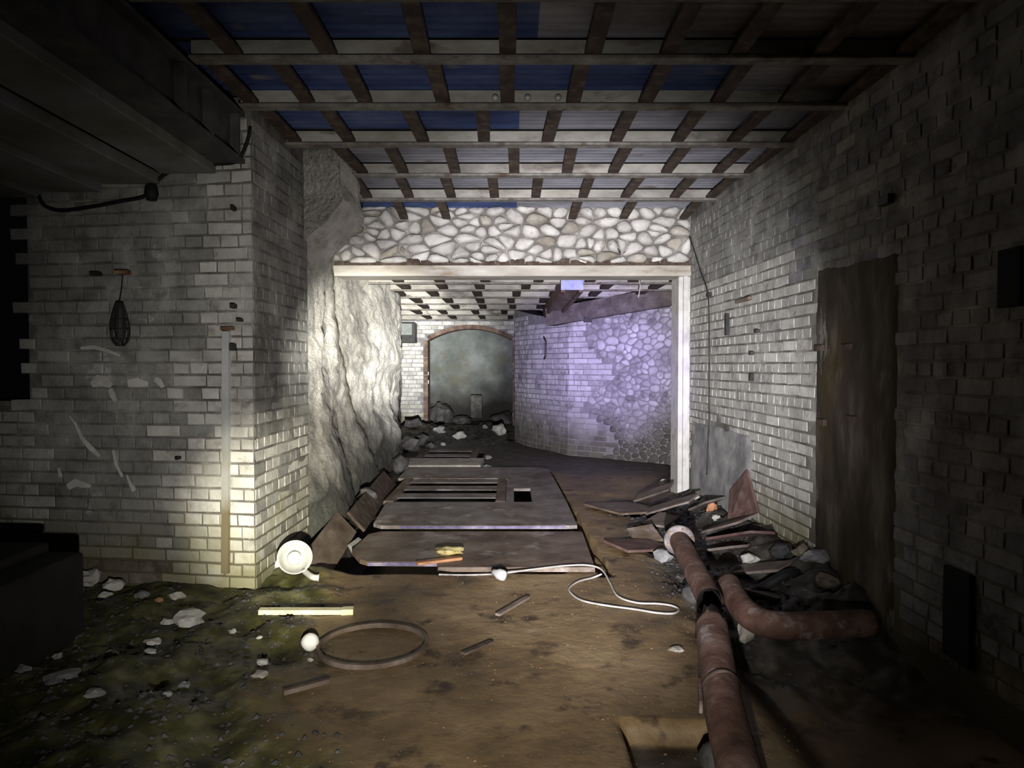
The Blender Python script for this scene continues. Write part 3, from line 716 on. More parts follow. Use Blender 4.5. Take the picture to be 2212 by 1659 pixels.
# rear ceiling
ZR = 2.40
mb = MB(); mb.box((-3.0, 7.83, ZR + .13), (3.2, 16.05, ZR + .25))
ceil_r = tag(mb.build('ceiling_rear', 'girder_dark'), 'lower rear ceiling of pale boards and short straps beyond the lintel', kind='structure')
RY = [7.98, 8.75, 9.55, 10.55, 11.65, 12.8, 14.15, 15.6]
for y in RY: beam(ceil_r, y, ZR, -2.6, 3.1, .08, .10)
for b_ in range(len(RY)):
    ya = RY[b_]; yb = RY[b_ + 1] if b_ < len(RY) - 1 else 16.0
    me = MB().box((-.06, 0, 0), (.06, yb - ya, .045), .004).mesh('strap', 'strap_rust')
    x = -2.3 + rnd.uniform(0, .5)
    while x < 2.6:
        o = link('strap', me, None, ceil_r); o.location = (x, ya, ZR + .018); x += rnd.uniform(.48, .66)
    corrugated(-2.6, .1, ya + .03, yb - .01, ZR + .112, 'sheet_grey' if b_ not in (2, 6) else 'sheet_blue', ceil_r)
    corrugated(.1, 3.1, ya + .03, yb - .01, ZR + .112, 'sheet_grey' if b_ not in (0, 6) else 'sheet_blue', ceil_r)

# left bay: girder and soffit boards
g = MB(); g.box((-1.80, -.5, 2.64), (-1.64, 4.40, 2.665)); g.box((-1.735, -.5, 2.665), (-1.705, 4.40, 2.93)); g.box((-1.80, -.5, 2.925), (-1.64, 4.40, 2.95))
gird = empty('girder', (-1.72, 4.39, 2.64), 'dark steel girder running from the brick pier towards the camera', 'girder')
g.build('beam_body', 'girder_dark', gird)
for y in (4.33, 3.95, 3.62):
    MB().box((-1.703, y - .008, 2.668), (-1.645, y + .008, 2.923)).build('stiffener', 'girder_dark', gird)
ceil_l = tag(MB().box((-3.6, -.5, 2.64), (-1.80, 4.55, 2.70)).build('ceiling_left', 'girder_dark'), 'dark low soffit over the left bay', kind='structure')
for k, (x0, x1, z) in enumerate(((-2.16, -1.83, 2.585), (-2.56, -2.20, 2.535), (-2.98, -2.60, 2.50), (-3.4, -3.02, 2.48))):
    MB().box((x0, -.5, z), (x1, 4.42 + .06 * k, z + .07), .006).build('soffit_board', 'soffit', ceil_l)

# ================================================================== FITTINGS ON THE WALLS
def on_left(px, py, off=0.0):
    d = ray(px, py); o = Vector((0, 0, HC)); t = (PC - o).dot(nL) / d.dot(nL); return o + d * t + nL * off
def on_rightpx(px, py, off=0.0):
    d = ray(px, py); o = Vector((0, 0, HC)); t = (R1 - o).dot(nR) / d.dot(nR); return o + d * t + nR * off

# conduit on the pier
a = on_left(493, 716); b = on_left(491, 1236)
cd = empty('conduit', b, 'flat whitish conduit strip running up the brick pier', 'conduit')
MB().bar(a + nL * .01, b + nL * .01, .045, .05, up=nL).build('strip', 'conduit_white', cd)
p = on_left(492, 710, .02); MB().bar(p - uL * .05, p + uL * .03, .03, .022, up=(0, 0, 1)).build('cap', 'rust', cd)
# caged lamp
top = on_left(272, 592, .03); c0 = on_left(272, 655, .06); c1 = on_left(274, 748, .06)
lamp = empty('cage_lamp', c1, 'slim wire cage lamp hanging by a cord on the left brick wall', 'lamp')
hgt = c0.z - c1.z
prof = [(.018, 1.0), (.030, .86), (.048, .6), (.056, .38), (.048, .14), (.022, 0)]
for k in range(10):
    a_ = 2 * math.pi * k / 10
    MB().tube(spline([(c1.x + r_ * math.cos(a_), c1.y + r_ * math.sin(a_), c1.z + t * hgt) for r_, t in prof], 4), .0032, 5).build('cage_wire', 'dark_metal', lamp)
for r_, t in prof[1:5]:
    MB().tube([(c1.x + r_ * math.cos(q * .3927), c1.y + r_ * math.sin(q * .3927), c1.z + t * hgt) for q in range(16)], .003, 5, closed=True).build('cage_ring', 'dark_metal', lamp)
MB().lathe([(0, .02), (.028, .05), (.036, .11), (.028, .18), (.02, .23), (.02, hgt), (0, hgt)], 14, Matrix.Translation(c1)).build('bulb', 'dark_metal', lamp, True)
MB().tube([c0, (c0 + top) / 2 + Vector((.004, 0, 0)), top], .0035, 6).build('cord', 'black_rubber', lamp)
hk = on_left(272, 590, 0); MB().box((hk.x - .045, hk.y - .055, hk.z - .012), (hk.x + .04, hk.y + .02, hk.z + .014), .004).build('bracket', 'rust', lamp)
for (px, py, sx, sz, lab) in ((213, 593, .06, .025, 'dark iron peg left of the cage lamp bracket'), (508, 452, .022, .03, 'dark iron peg high on the brick pier near the ceiling'),
                              (508, 662, .03, .03, 'upper iron peg above the conduit top on the pier'), (522, 692, .03, .02, 'short iron peg beside the conduit top'), (507, 750, .03, .045, 'iron peg just right of the conduit'), (389, 988, .02, .02, 'small iron peg low on the grey brickwork')):
    p = on_left(px, py); tag(MB().box((p.x - sx / 2, p.y - .05, p.z - sz / 2), (p.x + sx / 2, p.y + .02, p.z + sz / 2), .004).build('wall_peg', 'dark_metal', origin=p), lab, 'peg', 'pegs in the left brick wall')
# flaked and smeared limewash on the left wall
def smear(pts, wds):
    vs = []; fs = []
    for k, ((px, py), w_) in enumerate(zip(pts, wds)):
        c_ = on_left(px, py, .0095 + .001 * (k % 2)); e_ = w_ * 4.5 / F / 2
        nxt = pts[min(k + 1, len(pts) - 1)]; prv = pts[max(k - 1, 0)]; dx, dy = nxt[0] - prv[0], nxt[1] - prv[1]; q_ = math.hypot(dx, dy)
        perp = uL * (dy / q_) * -1 + Vector((0, 0, 1)) * (dx / q_)
        vs += [c_ + perp * e_, c_ - perp * e_]
    for k in range(len(pts) - 1): fs.append((k * 2, k * 2 + 1, k * 2 + 3, k * 2 + 2))
    mb = MB().add(vs, fs); mb.add([Vector(v) - nL * .006 for v in vs], [tuple(reversed(f)) for f in fs]); mb.build('limewash_smear', 'whitewash', wall_left)
smear([(152, 898), (165, 915), (178, 945), (196, 965), (216, 986)], [2, 5, 8, 12, 6])
smear([(246, 972), (252, 1000), (266, 1030)], [4, 8, 5]); smear([(276, 1026), (284, 1045), (292, 1060)], [3, 8, 12])
smear([(148, 1052), (165, 1042), (180, 1046), (198, 1050)], [14, 18, 14, 6]); smear([(200, 832), (214, 822), (230, 824), (242, 834)], [12, 26, 24, 10])
smear([(278, 828), (298, 826), (322, 830)], [16, 20, 10]); smear([(240, 840), (246, 855), (252, 868)], [10, 14, 6]); smear([(176, 752), (206, 750), (235, 758), (262, 768)], [6, 9, 7, 4])
smear([(336, 818), (346, 824), (354, 836)], [10, 14, 8]); smear([(128, 1010), (133, 1030)], [4, 9])
# cable over the left wall
pts = [on_left(546, 278, .03), on_left(538, 315, .03), on_left(517, 352, .035), on_left(470, 358, .035), on_left(420, 362, .035), on_left(375, 374, .035), on_left(345, 395, .03), on_left(325, 425, .035), on_left(270, 437, .03), on_left(200, 450, .03), on_left(140, 457, .03), on_left(105, 447, .03), on_left(90, 422, .03)]
cab = empty('wall_cable', pts[5], 'sagging black cable along the top of the left brick wall', 'cable')
MB().tube(spline(pts, 5), .011, 8).build('cable', 'black_rubber', cab, True)
p = on_left(334, 418, .03)
MB().lathe([(0, -.055), (.03, -.05), (.042, -.01), (.036, .03), (.02, .06), (0, .062)], 14, Matrix.Translation(p)).build('junction_box', 'black_rubber', cab, True)
# right wall cable
pts = [on_rightpx(1483, 482, .02), on_rightpx(1500, 530, .02), on_rightpx(1519, 590, .02), on_rightpx(1534, 632, .025), on_rightpx(1536, 700, .02), on_rightpx(1536, 800, .02), on_rightpx(1536, 900, .02), on_rightpx(1535, 980, .03), on_rightpx(1533, 1025, .03)]
cab = empty('wall_cable', pts[-1], 'thin dark cable running down the right brick wall near the corner', 'cable')
MB().tube(spline(pts, 4), .007, 6).build('cable', 'dark_metal', cab, True)
p = on_rightpx(1536, 636, .02); MB().box((p.x - .02, p.y - .035, p.z - .02), (p.x + .03, p.y + .035, p.z + .015), .004).build('clip', 'dark_metal', cab)
for (px, py, dy, dz, m, lab) in ((1575, 701, .05, .19, 'dark_metal', 'upright iron plate on the right brick wall'), (1610, 648, .34, .03, 'timber_brown', 'wooden slip let into the right brick wall below the ceiling'),
                                 (1628, 763, .05, .03, 'dark_metal', 'iron peg below the upright plate on the right wall'), (1628, 815, .04, .06, 'dark_metal', 'tapered iron wedge in the right wall at mid height'), (1640, 715, .06, .025, 'dark_metal', 'small iron stub beside the upright plate on the right wall'),
                                 (1921, 432, .10, .05, 'dark_metal', 'dark iron stub high on the darker part of the right wall')):
    p = on_rightpx(px, py); tag(MB().box((p.x - .035, p.y - dy / 2, p.z - dz / 2), (p.x + .03, p.y + dy / 2, p.z + dz / 2), .004).build('wall_fixing', m, origin=p), lab, 'fixing')
# iron pegs of the blocked doorway
for (px, py, wh) in ((1775, 752, 'upper stub at the left edge'), (1780, 912, 'lower stub at the left edge'), (1846, 905, 'lower stub in the middle'), (1835, 750, 'upper stub in the middle')):
    p = on_rightpx(px, py); tag(MB().box((p.x - .03, p.y - .05, p.z - .02), (p.x + .03, p.y + .05, p.z + .02), .004).build('wall_fixing', 'strap_rust', origin=p), 'rusty iron ' + wh + ' of the stained blocked doorway', 'fixing', 'rusty stubs of the blocked doorway')
# black panels in place of the shade inside two wall recesses
for (px, py, wd, hh, lab) in ((2190, 600, .13, .24, 'black panel standing in for a shaded recess high on the right wall'), (2075, 1330, .19, .42, 'black panel standing in for a shaded hole low in the right wall')):
    p = on_rightpx(px, py, .012); tag(MB().box((p.x - .012, p.y - wd / 2, p.z - hh / 2), (p.x + .02, p.y + wd / 2, p.z + hh / 2), .003).build('recess_shade_panel', 'dark_stone', origin=p), lab, 'recess')
# box by the arch, hook on the violet wall
p = PY(884, 722, 15.93)
bx = empty('wall_box', p, 'grey metal box with a black underside fixed beside the arch', 'box')
MB().box((p.x - .19, 15.60, p.z - .20), (p.x + .17, 15.995, p.z + .24), .01).build('casing', 'dark_metal', bx)
MB().box((p.x - .18, 15.58, p.z - .03), (p.x + .11, 15.60, p.z + .22), .004).build('front_plate', 'grey_box', bx)
def on_seg(i, px, py, off):
    a = Vector((*PV[i], 0)); b = Vector((*PV[i + 1], 0)); d = (b - a).normalized(); n = Vector((d.y, -d.x, 0)); n = n if n.y < 0 else -n
    r_ = ray(px, py); o = Vector((0, 0, HC)); return o + r_ * ((a - o).dot(n) / r_.dot(n)) + n * off
tag(MB().tube([on_seg(2, 1178, 728, .03), on_seg(2, 1186, 738, .06), on_seg(2, 1185, 770, .06), on_seg(2, 1179, 775, .03)], .016, 8).build('iron_hook', 'dark_metal', origin=on_seg(2, 1185, 750, .05)), 'black iron handle rod on the violet lit brick', 'hook')
# sloping timber over the violet wall, with bolt plate
a = on_seg(3, 1190, 686, .02); b = on_seg(3, 1475, 637, .02)
tm = empty('sloping_timber', a, 'heavy sloping timber along the top of the violet lit wall', 'timber')
mbx = MB(); mbx.bar(a, b, .22, .27); mbx.build('timber', 'timber_violet', tm)
p = on_seg(3, 1272, 691, .06); MB().box((p.x - .05, p.y - .10, p.z - .04), (p.x + .07, p.y, p.z + .04), .004).build('bolt_plate', 'dark_metal', tm)
p1 = PY(1383, 618, 8.0); p0 = Vector((p1.x - .02, 8.0, 2.402)); p2 = PY(1379, 642, 8.0)
tag(MB().tube(spline([p0, p1, p2], 5), .006, 6).build('hanging_wire', 'white_cable', origin=p0), 'short pale wire dangling beneath the rear ceiling', 'wire')
# box beam that meets the pier corner
na = PY(1236, 611, 8.6); fa = PY(1190, 676, 12.1)
bb = empty('box_beam', fa, 'rust flanged beam end painted blue below the rear ceiling', 'beam')
d = (fa - na).normalized()
MB().bar(na + d * .02, fa, .17, .14).build('web', 'timber_brown', bb)
side = d.cross(Vector((0, 0, 1))).normalized(); upb = side.cross(d)
for s_ in (-1, 1):
    MB().bar(na + d * .01 + side * s_ * .11 - upb * .02, fa + side * s_ * .11 - upb * .02, .05, .18).build('flange', 'rust_red', bb)
MB().bar(na, na + d * .012, .27, .17).build('end_plate', 'blue_plate', bb)
p = PY(1190, 690, 12.0); MB().box((p.x - .12, 12.0, p.z - .10), (p.x + .12, 12.3, p.z + .06), .01).build('bearing', 'timber_violet', bb)

# ================================================================== COVER SLABS AND GRATES
def slab(name, polys, z0, z1, m, label, cat='slab', edge=None):
    mb = MB()
    for poly in polys: mb.prism(poly, z0, z1)
    cx = sum(p[0] for p in polys[0]) / len(polys[0]); cy = sum(p[1] for p in polys[0]) / len(polys[0])
    r_ = empty(name, (cx, cy, z0), label, cat)
    mb.build('slab_body', m, r_)
    if edge:
        (xa, xb, y) = edge; MB().box((xa, y - .010, z0 + .006), (xb, y - .001, z1 - .003)).build('front_edge', 'plate_edge_blue', r_)
    return r_
slab('cover_slab', [[(-1.07, 4.96), (-1.0, 4.90), (-.52, 4.89), (-.5, 4.76), (.56, 4.76), (.575, 5.80), (-1.08, 5.80), (-1.16, 5.70), (-1.18, 5.2)]], .008, .040, 'plate_brown', 'nearest brown cover slab across the pit, beside the white cable', edge=(-1.0, -.53, 4.893))
slab('cover_slab', [[(-1.18, 6.02), (-1.1, 5.94), (.46, 5.94), (.55, 5.96), (.54, 6.98), (-1.24, 6.98)],
                    [(.20, 6.98), (.54, 6.98), (.50, 8.45), (.20, 8.45)], [(-.06, 6.98), (.02, 6.98), (.02, 8.45), (-.06, 8.45)], [(.02, 7.75), (.20, 7.75), (.20, 8.45), (.02, 8.45)],
                    [(-1.36, 8.45), (.50, 8.45), (.47, 9.2), (.38, 9.36), (-1.38, 9.36)]], .026, .056, 'plate_grey', 'large grey cover slab framing the slatted grate', edge=(-.95, .45, 5.94))
slab('cover_slab', [[(-1.46, 9.44), (-.42, 9.44), (-.40, 10.16), (-1.46, 10.16)]], .0, .075, 'stone_tan', 'small pale slab behind the slatted grate')
def grate(label, x0, x1, y0, y1, z, nb, gapf):
    r_ = empty('floor_grate', ((x0 + x1) / 2, y0, z - .05), label, 'grate')
    L_ = (y1 - y0) / nb
    bar_me = None
    for k in range(nb):
        ya = y0 + k * L_; mb = MB(); mb.box((x0, ya + L_ * gapf, z - .009), (x1, ya + L_, z), .002); mb.build('bar', 'plate_grey', r_)
    for s_, x in ((-1, x0), (1, x1)):
        mb = MB(); mb.box((x - .05 + .05 * s_ * .9, y0 - .02, z - .05), (x + .05 + .05 * s_ * .9, y1 + .02, z + .012), .006); mb.build('side_rail', 'timber_brown', r_)
grate('slatted grate of three broad bars set in the large slab', -1.18, -.16, 7.02, 8.42, .05, 3, .46)
grate('small far grate of two bars behind the pale slab', -1.32, -.62, 10.25, 11.45, .05, 2, .5)

# boards along the trench
def board(name, a, b, wd, th, up, m, label, cat='board'):
    a, b = Vector(a), Vector(b)
    return tag(MB().bar(a, b, wd, th, up=up).build(name, m, origin=(a + b) / 2), label, cat)
board('trench_board', (-1.36, 4.80, .0), (-1.40, 5.95, .08), .24, .025, (.75, 0, .66), 'timber_brown', 'brown board leaning along the trench edge nearest the white lamp')
board('trench_board', (-1.36, 6.15, .04), (-1.44, 8.3, .08), .22, .025, (.75, 0, .66), 'strap_rust', 'long rusty board leaning along the trench beside the grate slab')
rock('block', (-1.22, 5.6, -.10), (.16, .26, .20), 'plaster_grey', 'grey wedge shaped block lying in the trench between two boards', 'block', seed=4, sub=1, jag=.5, flat=True)

# ================================================================== THINGS ON THE FLOOR
# iron pipes on the right
PR = .068
pa = PF(1468, 1168, .20); pb = PF(1534, 1298, .17)
pipe = empty('flanged_pipe', ((pa + pb) / 2).xy.to_3d(), 'rust red iron pipe with a pale flanged end pointing away', 'pipe')
d = (pb - pa).normalized()
MB().tube([pa, pa * .5 + pb * .5, pb], PR, 24, caps=False).build('pipe_body', 'rust_pipe', pipe, True)
q = Matrix.Translation(pa) @ d.to_track_quat('Z', 'Y').to_matrix().to_4x4()
MB().lathe([(PR * .8, -.03), (.092, -.034), (.102, -.026), (.106, -.012), (.102, .002), (.092, .010), (PR, .012)], 28, q).build('flange', 'pipe_flange', pipe, True); flg = bpy.data.objects[[o.name for o in pipe.children if o.name.startswith('flange')][0]]
MB().lathe([(PR - .012, 0), (PR - .012, (pb - pa).length)], 24, q).build('bore', 'dark_stone', pipe, True)
for k in range(6):
    a_ = k * math.pi / 3 + .3; MB().lathe([(0, .02), (.010, .02), (.010, .006), (0, .006)], 6, q @ Matrix.Translation((.084 * math.cos(a_), .084 * math.sin(a_), 0))).build('bolt', 'rust', flg, origin=pipe.location)
# support blocks
rock('block', ((pa + pb) / 2).xy.to_3d() + Vector((.02, 0, -.04)), (.18, .2, .12), 'rubble_dark', 'dark stone packed beneath the flanged pipe', 'stone', seed=9, sink=.1, jag=.2)

# broken pipe: jagged mouth
pts = [PF(1537, 1350, .17), PF(1549, 1440, .15), PF(1566, 1540, .12), PF(1595, 1659, .07), PF(1640, 1850, .03)]
pts = spline(pts, 6); n_ = 28; R_ = .074
mb = MB(); rings = []
dirn = (pts[1] - pts[0]).normalized(); prev = None; vs = []; fs = []
for i, pnt in enumerate(pts):
    t = (pts[min(i + 1, len(pts) - 1)] - pts[max(i - 1, 0)]).normalized()
    nr = Vector((0, 0, 1)); nr = (nr - t * nr.dot(t)).normalized(); bn = t.cross(nr)
    for rr_ in (R_,):
        for k in range(n_):
            a_ = 2 * math.pi * k / n_; off = 0.0
            if i == 0: off = .16 * mnoise.noise(Vector((math.cos(a_) * 2.4, math.sin(a_) * 2.4, 1.3))) - (.09 if k in (26, 27) else 0) + (.03 if k % 2 else 0)
            vs.append(pnt + (nr * math.cos(a_) + bn * math.sin(a_)) * rr_ + t * off)
for i in range(len(pts) - 1):
    for k in range(n_): fs.append((i * n_ + k, i * n_ + (k + 1) % n_, (i + 1) * n_ + (k + 1) % n_, (i + 1) * n_ + k))
me = MB().add(vs, fs)
bp = empty('broken_pipe', Vector((pts[6].x, pts[6].y, 0)), 'broken rust red pipe with a jagged mouth running towards the camera', 'pipe')
o = me.build('pipe_body', 'rust_pipe', bp, True)
so = o.modifiers.new('wall', 'SOLIDIFY'); so.thickness = .011; so.offset = -1
i0 = 9; t = (pts[i0 + 1] - pts[i0 - 1]).normalized(); q = Matrix.Translation(pts[i0]) @ (t + Vector((.35, 0, .0))).to_track_quat('Z', 'Y').to_matrix().to_4x4()
MB().lathe([(R_ + .001, -.012), (R_ + .006, -.008), (R_ + .006, .008), (R_ + .001, .012)], 28, q).build('seam_ring', 'strap_rust', bp, True)
MB().bar(pts[8] + Vector((-.080, 0, -.01)), pts[11] + Vector((-.084, 0, -.01)), .012, .05).build('flake', 'rust_pipe', bp)
rock('block', (pts[14].x, pts[14].y, GZ(pts[14].x, pts[14].y)), (.2, .2, .16), 'rubble_dark', 'dark stone under the broken pipe', 'stone', seed=12, sink=.1, jag=.2)

# bent pipe running off to the right wall
pts = [PF(1572, 1262, .14), PF(1600, 1310, .13), PF(1640, 1342, .12), PF(1700, 1352, .11), PF(1790, 1350, .10), PF(1880, 1346, .08)]
bq = empty('bent_pipe', Vector((pts[3].x, pts[3].y, 0)), 'bent rusty pipe curving from the flanged pipe to the right wall', 'pipe')
MB().tube(spline(pts, 6), .068, 24).build('pipe_body', 'rust_pipe', bq, True)
# solid black loop in place of a shadow on the rubble
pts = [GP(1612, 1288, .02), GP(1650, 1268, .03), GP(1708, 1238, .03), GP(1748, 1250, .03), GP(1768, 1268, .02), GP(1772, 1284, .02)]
tag(MB().tube(spline(pts, 6), .032, 12).build('shadow_loop', 'black_rubber', smooth=True, origin=pts[2]), 'black loop standing in for a shadow on the rubble beside the bent pipe', 'shadow')

# hoop
c = (PF(806, 1396)); rx = .265
hz = max(GZ(c.x + rx * math.cos(a_), c.y + rx * math.sin(a_)) for a_ in np.linspace(0, 6.28, 24))
hp = [(c.x + rx * math.cos(a_), c.y + rx * math.sin(a_), hz + .022) for a_ in np.linspace(0, 2 * math.pi, 49)[:-1]]
mb = MB(); vs = []; fs = []
for k, (x, y, z) in enumerate(hp):
    a_ = 2 * math.pi * k / 48; e = Vector((math.cos(a_), math.sin(a_), 0)); P_ = Vector((c.x, c.y, 0))
    for (r_, zz) in ((rx - .009, hz - .004), (rx + .009, hz - .004), (rx + .009, hz + .020), (rx - .008, hz + .021)): vs.append(P_ + e * r_ + Vector((0, 0, zz)))
for k in range(48):
    for q_ in range(4): fs.append((k * 4 + q_, ((k + 1) % 48) * 4 + q_, ((k + 1) % 48) * 4 + (q_ + 1) % 4, k * 4 + (q_ + 1) % 4))
tag(MB().add(vs, fs).build('iron_hoop', 'timber_brown', origin=Vector((c.x, c.y, hz))), 'rusty iron hoop lying flat on the brown floor', 'hoop')

# batten, white ball, lamp
a = GP(560, 1320, .012); b = GP(762, 1320, .012)
mb = MB().bar(a, b, .05, .026)
mb.bar(b - (b - a).normalized() * .06, b + Vector((.004, 0, .003)), .056, .032)
tag(mb.build('batten', 'batten', origin=(a + b) / 2), 'pale yellow wooden batten lying by the foot of the pier', 'batten')
p = GP(670, 1404)
rock('ball', (p.x, p.y, GZ(p.x, p.y) - .004), (.088, .088, .086), 'white_bulb', 'white round ball beside the iron hoop', 'ball', seed=1, sub=3, sink=.0, jag=.06)
p = GP(636, 1252); L0 = Vector((p.x, p.y, GZ(p.x, p.y)))
lm = empty('reflector_lamp', L0, 'white enamel reflector lamp fallen at the foot of the pier', 'lamp')
axis = Vector((.30, -.72, .42)).normalized(); q = Matrix.Translation(L0 + Vector((0, 0, .105))) @ axis.to_track_quat('Z', 'Y').to_matrix().to_4x4()
MB().lathe([(.028, -.10), (.034, -.09), (.055, -.07), (.090, -.02), (.108, .035), (.112, .045), (.106, .045), (.086, -.014), (.05, -.062), (.0, -.075)], 28, q).build('shade', 'white_enamel', lm, True)
MB().lathe([(0, .055), (.025, .05), (.042, .028), (.045, .0), (.036, -.03), (.02, -.055), (.0, -.06)], 20, q).build('globe', 'white_bulb', lm, True)
MB().lathe([(0, -.145), (.024, -.14), (.028, -.12), (.026, -.095), (0, -.09)], 16, q).build('socket', 'dark_metal', lm, True)
p = GP(688, 1248, .02); MB().tube(spline([L0 + Vector((.07, -.02, .03)), p + Vector((-.04, 0, .005)), p], 4), [.02] * 8 + [.026], 10).build('white_neck', 'white_enamel', lm, True)
# thin sticks
a = GP(612, 1496, .012); b = GP(710, 1470, .012)
tag(MB().bar(a, b, .022, .02).build('stick', 'timber_brown', origin=(a + b) / 2), 'thin brown stick on the dark floor left of centre', 'stick')
a = GP(1075, 1328, .010); b = GP(1140, 1290, .012)
tag(MB().bar(a, b, .03, .014).build('stick', 'timber_brown', origin=(a + b) / 2), 'dark strip of wood on the pale patch of the brown floor', 'stick')
a = GP(1000, 1412, .008); b = GP(1062, 1386, .01)
tag(MB().bar(a, b, .028, .012).build('stick', 'strap_rust', origin=(a + b) / 2), 'short dark strip right of the iron hoop', 'stick')
# tile strip, paper
a = PF(900, 1217, .05); b = PF(996, 1205, .05)
tag(MB().bar(a, b, .05, .018).build('tile_strip', 'orange_tile', origin=(a + b) / 2), 'orange broken tile strip on the nearest cover slab', 'tile')
p = PF(972, 1194, .045)
rock('paper', (p.x, p.y, .040), (.20, .12, .05), 'yellow_paper', 'crumpled yellowish paper behind the orange tile strip', 'paper', seed=6, sub=3, jag=.6, sink=.2)
# white cable
cp = [(948, 1241), (1000, 1242), (1050, 1241), (1090, 1238), (1150, 1230), (1220, 1222), (1270, 1221), (1300, 1231), (1318, 1260), (1335, 1288), (1375, 1302), (1420, 1304), (1450, 1308), (1466, 1316), (1455, 1325), (1420, 1324), (1370, 1316), (1310, 1308), (1260, 1298), (1236, 1284), (1230, 1270), (1250, 1256), (1280, 1248), (1300, 1240)]
pts = []
for (x, y) in cp:
    p = GP(x, y); zz = .046 if (p.y > 4.76 and p.x < .57) else GZ(p.x, p.y) + .006
    if abs(p.x - (.63 - (p.y - 4.7) * .036)) < .06 and p.y > 4.6: zz = .03
    pts.append(PF(x, y, zz + .004))
cb = empty('white_cable', pts[6].xy.to_3d(), 'thin white cable looping over the floor with a lampholder at its middle', 'cable')
MB().tube(spline(pts, 6), .006, 8).build('cable', 'white_cable', cb, True)
p = PF(1078, 1240, .055); q = Matrix.Translation(p) @ Vector((.8, -.5, -.15)).to_track_quat('Z', 'Y').to_matrix().to_4x4()
MB().lathe([(0, -.05), (.018, -.048), (.024, -.02), (.036, 0), (.036, .03), (.028, .05), (0, .055)], 16, q).build('lampholder', 'white_enamel', cb, True)

# dark stepped block at the left edge
blk = empty('dark_block', (-2.7, 3.35, 0), 'black stepped block at the far left edge of the floor', 'block')
MB().box((-3.4, 3.0, -.1), (-2.25, 3.7, .425), .01).build('base', 'dark_stone', blk)
MB().box((-3.4, 3.0, .425), (-2.43, 3.7, .475), .008).build('upper_step', 'dark_stone', blk)

# broken plaster at the foot of the left wall
for k, (px, py, wpx, hpx, m, lab) in enumerate((
    (160, 1286, 40, 22, 'white_shard', 'pale broken plaster lump beside the dark stepped block'), (192, 1262, 60, 44, 'stone_white', 'large pale rubble lump at the foot of the left wall'),
    (222, 1252, 44, 28, 'white_shard', 'flat pale stone leaning on the foot of the left wall'), (246, 1274, 44, 30, 'white_shard', 'rightmost pale rubble lump at the foot of the left wall'),
    (226, 1290, 26, 14, 'white_shard', 'small pale stone in front of the wall rubble'), (305, 1286, 36, 20, 'plaster_grey', 'bluish grey stone at the foot of the left wall'),
    (382, 1302, 36, 20, 'white_shard', 'cream stone on the moss by the left wall'), (345, 1300, 18, 12, 'orange_tile', 'small reddish brick chip on the moss'),
    (404, 1352, 62, 36, 'white_shard', 'large white shell like shard on the mossy ground'), (362, 1350, 28, 16, 'white_shard', 'small white chip left of the shell like shard'),
    (503, 1364, 18, 11, 'white_shard', 'small white chip on the moss in front of the batten'), (330, 1390, 38, 12, 'white_shard', 'long grey chip on the dark moss'),
    (325, 1414, 26, 16, 'white_shard', 'bright white chip below the long grey chip'), (240, 1420, 32, 18, 'plaster_grey', 'grey chip on the dark moss left of centre'),
    (123, 1423, 20, 14, 'plaster_grey', 'small grey chip near the dark block'), (44, 1450, 40, 16, 'plaster_grey', 'grey slip at the left edge of the moss'),
    (130, 1470, 76, 26, 'plaster_grey', 'large flat grey shard in the dark lower left'), (205, 1502, 40, 20, 'plaster_grey', 'flat grey shard right of the largest dark shard'),
    (566, 1436, 24, 14, 'white_shard', 'white chip between the moss and the hoop'), (562, 1380, 14, 8, 'white_shard', 'tiny white fleck left of the ball'),
    (670, 1428, 14, 8, 'white_shard', 'tiny white fleck in front of the ball'), (400, 1484, 26, 18, 'plaster_grey', 'grey chip on the mossy slope'), (362, 1506, 22, 14, 'plaster_grey', 'small grey chip low on the mossy slope'),
    (563, 1462, 34, 16, 'stone_tan', 'tan chip behind the thin brown stick'), (775, 1193, 28, 16, 'white_shard', 'white chip on the trench corner of the nearest slab'),
    (596, 1226, 22, 24, 'white_shard', 'white lump between pier and reflector lamp'), (1462, 1406, 30, 12, 'stone_tan', 'tan chip left of the broken pipe'))):
    p = GP(px, py); s_ = p.y / F
    rock('shard', (p.x, p.y, GZ(p.x, p.y)), (wpx * s_, wpx * s_ * .75, max(hpx * s_ * .9, .012)), m, lab, 'stone', 'loose pale fragments on the floor', seed=20 + k, sub=2, sink=.15, rz=.2 * (k % 5 - 2), jag=.75, flat=True)

# slates and boards strewn along the right wall
sl = [((1375, 1075), (1450, 1050), .20, .12, 'slate', 'brown slab tilted beside the jamb of the opening'), ((1395, 1105), (1500, 1075), .24, .06, 'slate', 'curled grey sheet behind the flanged pipe'),
      ((1410, 1135), (1450, 1110), .22, .05, 'slate', 'flat slate just left of the flanged pipe end'), ((1500, 1100), (1570, 1080), .22, .08, 'slate', 'pale slate against the grey render'),
      ((1540, 1140), (1620, 1120), .24, .10, 'slate', 'slate propped on rubble at the foot of the right wall'), ((1550, 1165), (1680, 1150), .22, .05, 'rust_red', 'reddish plank across the rubble by the right wall'),
      ((1520, 1190), (1600, 1180), .16, .04, 'slate', 'small slate right of the flanged pipe'), ((1600, 1230), (1700, 1222), .20, .03, 'slate', 'grey slate lying before the black shadow loop'),
      ((1640, 1285), (1780, 1272), .22, .02, 'slate', 'long grey sheet inside the bend of the black shadow loop'), ((1365, 1160), (1420, 1150), .25, .02, 'plate_brown', 'brown plate left of the flange'),
      ((1300, 1100), (1400, 1095), .55, .012, 'plate_brown', 'broad brown floor plate right of the slot'), ((1330, 1180), (1430, 1176), .34, .012, 'rust_red', 'reddish floor plate beside the slot')]
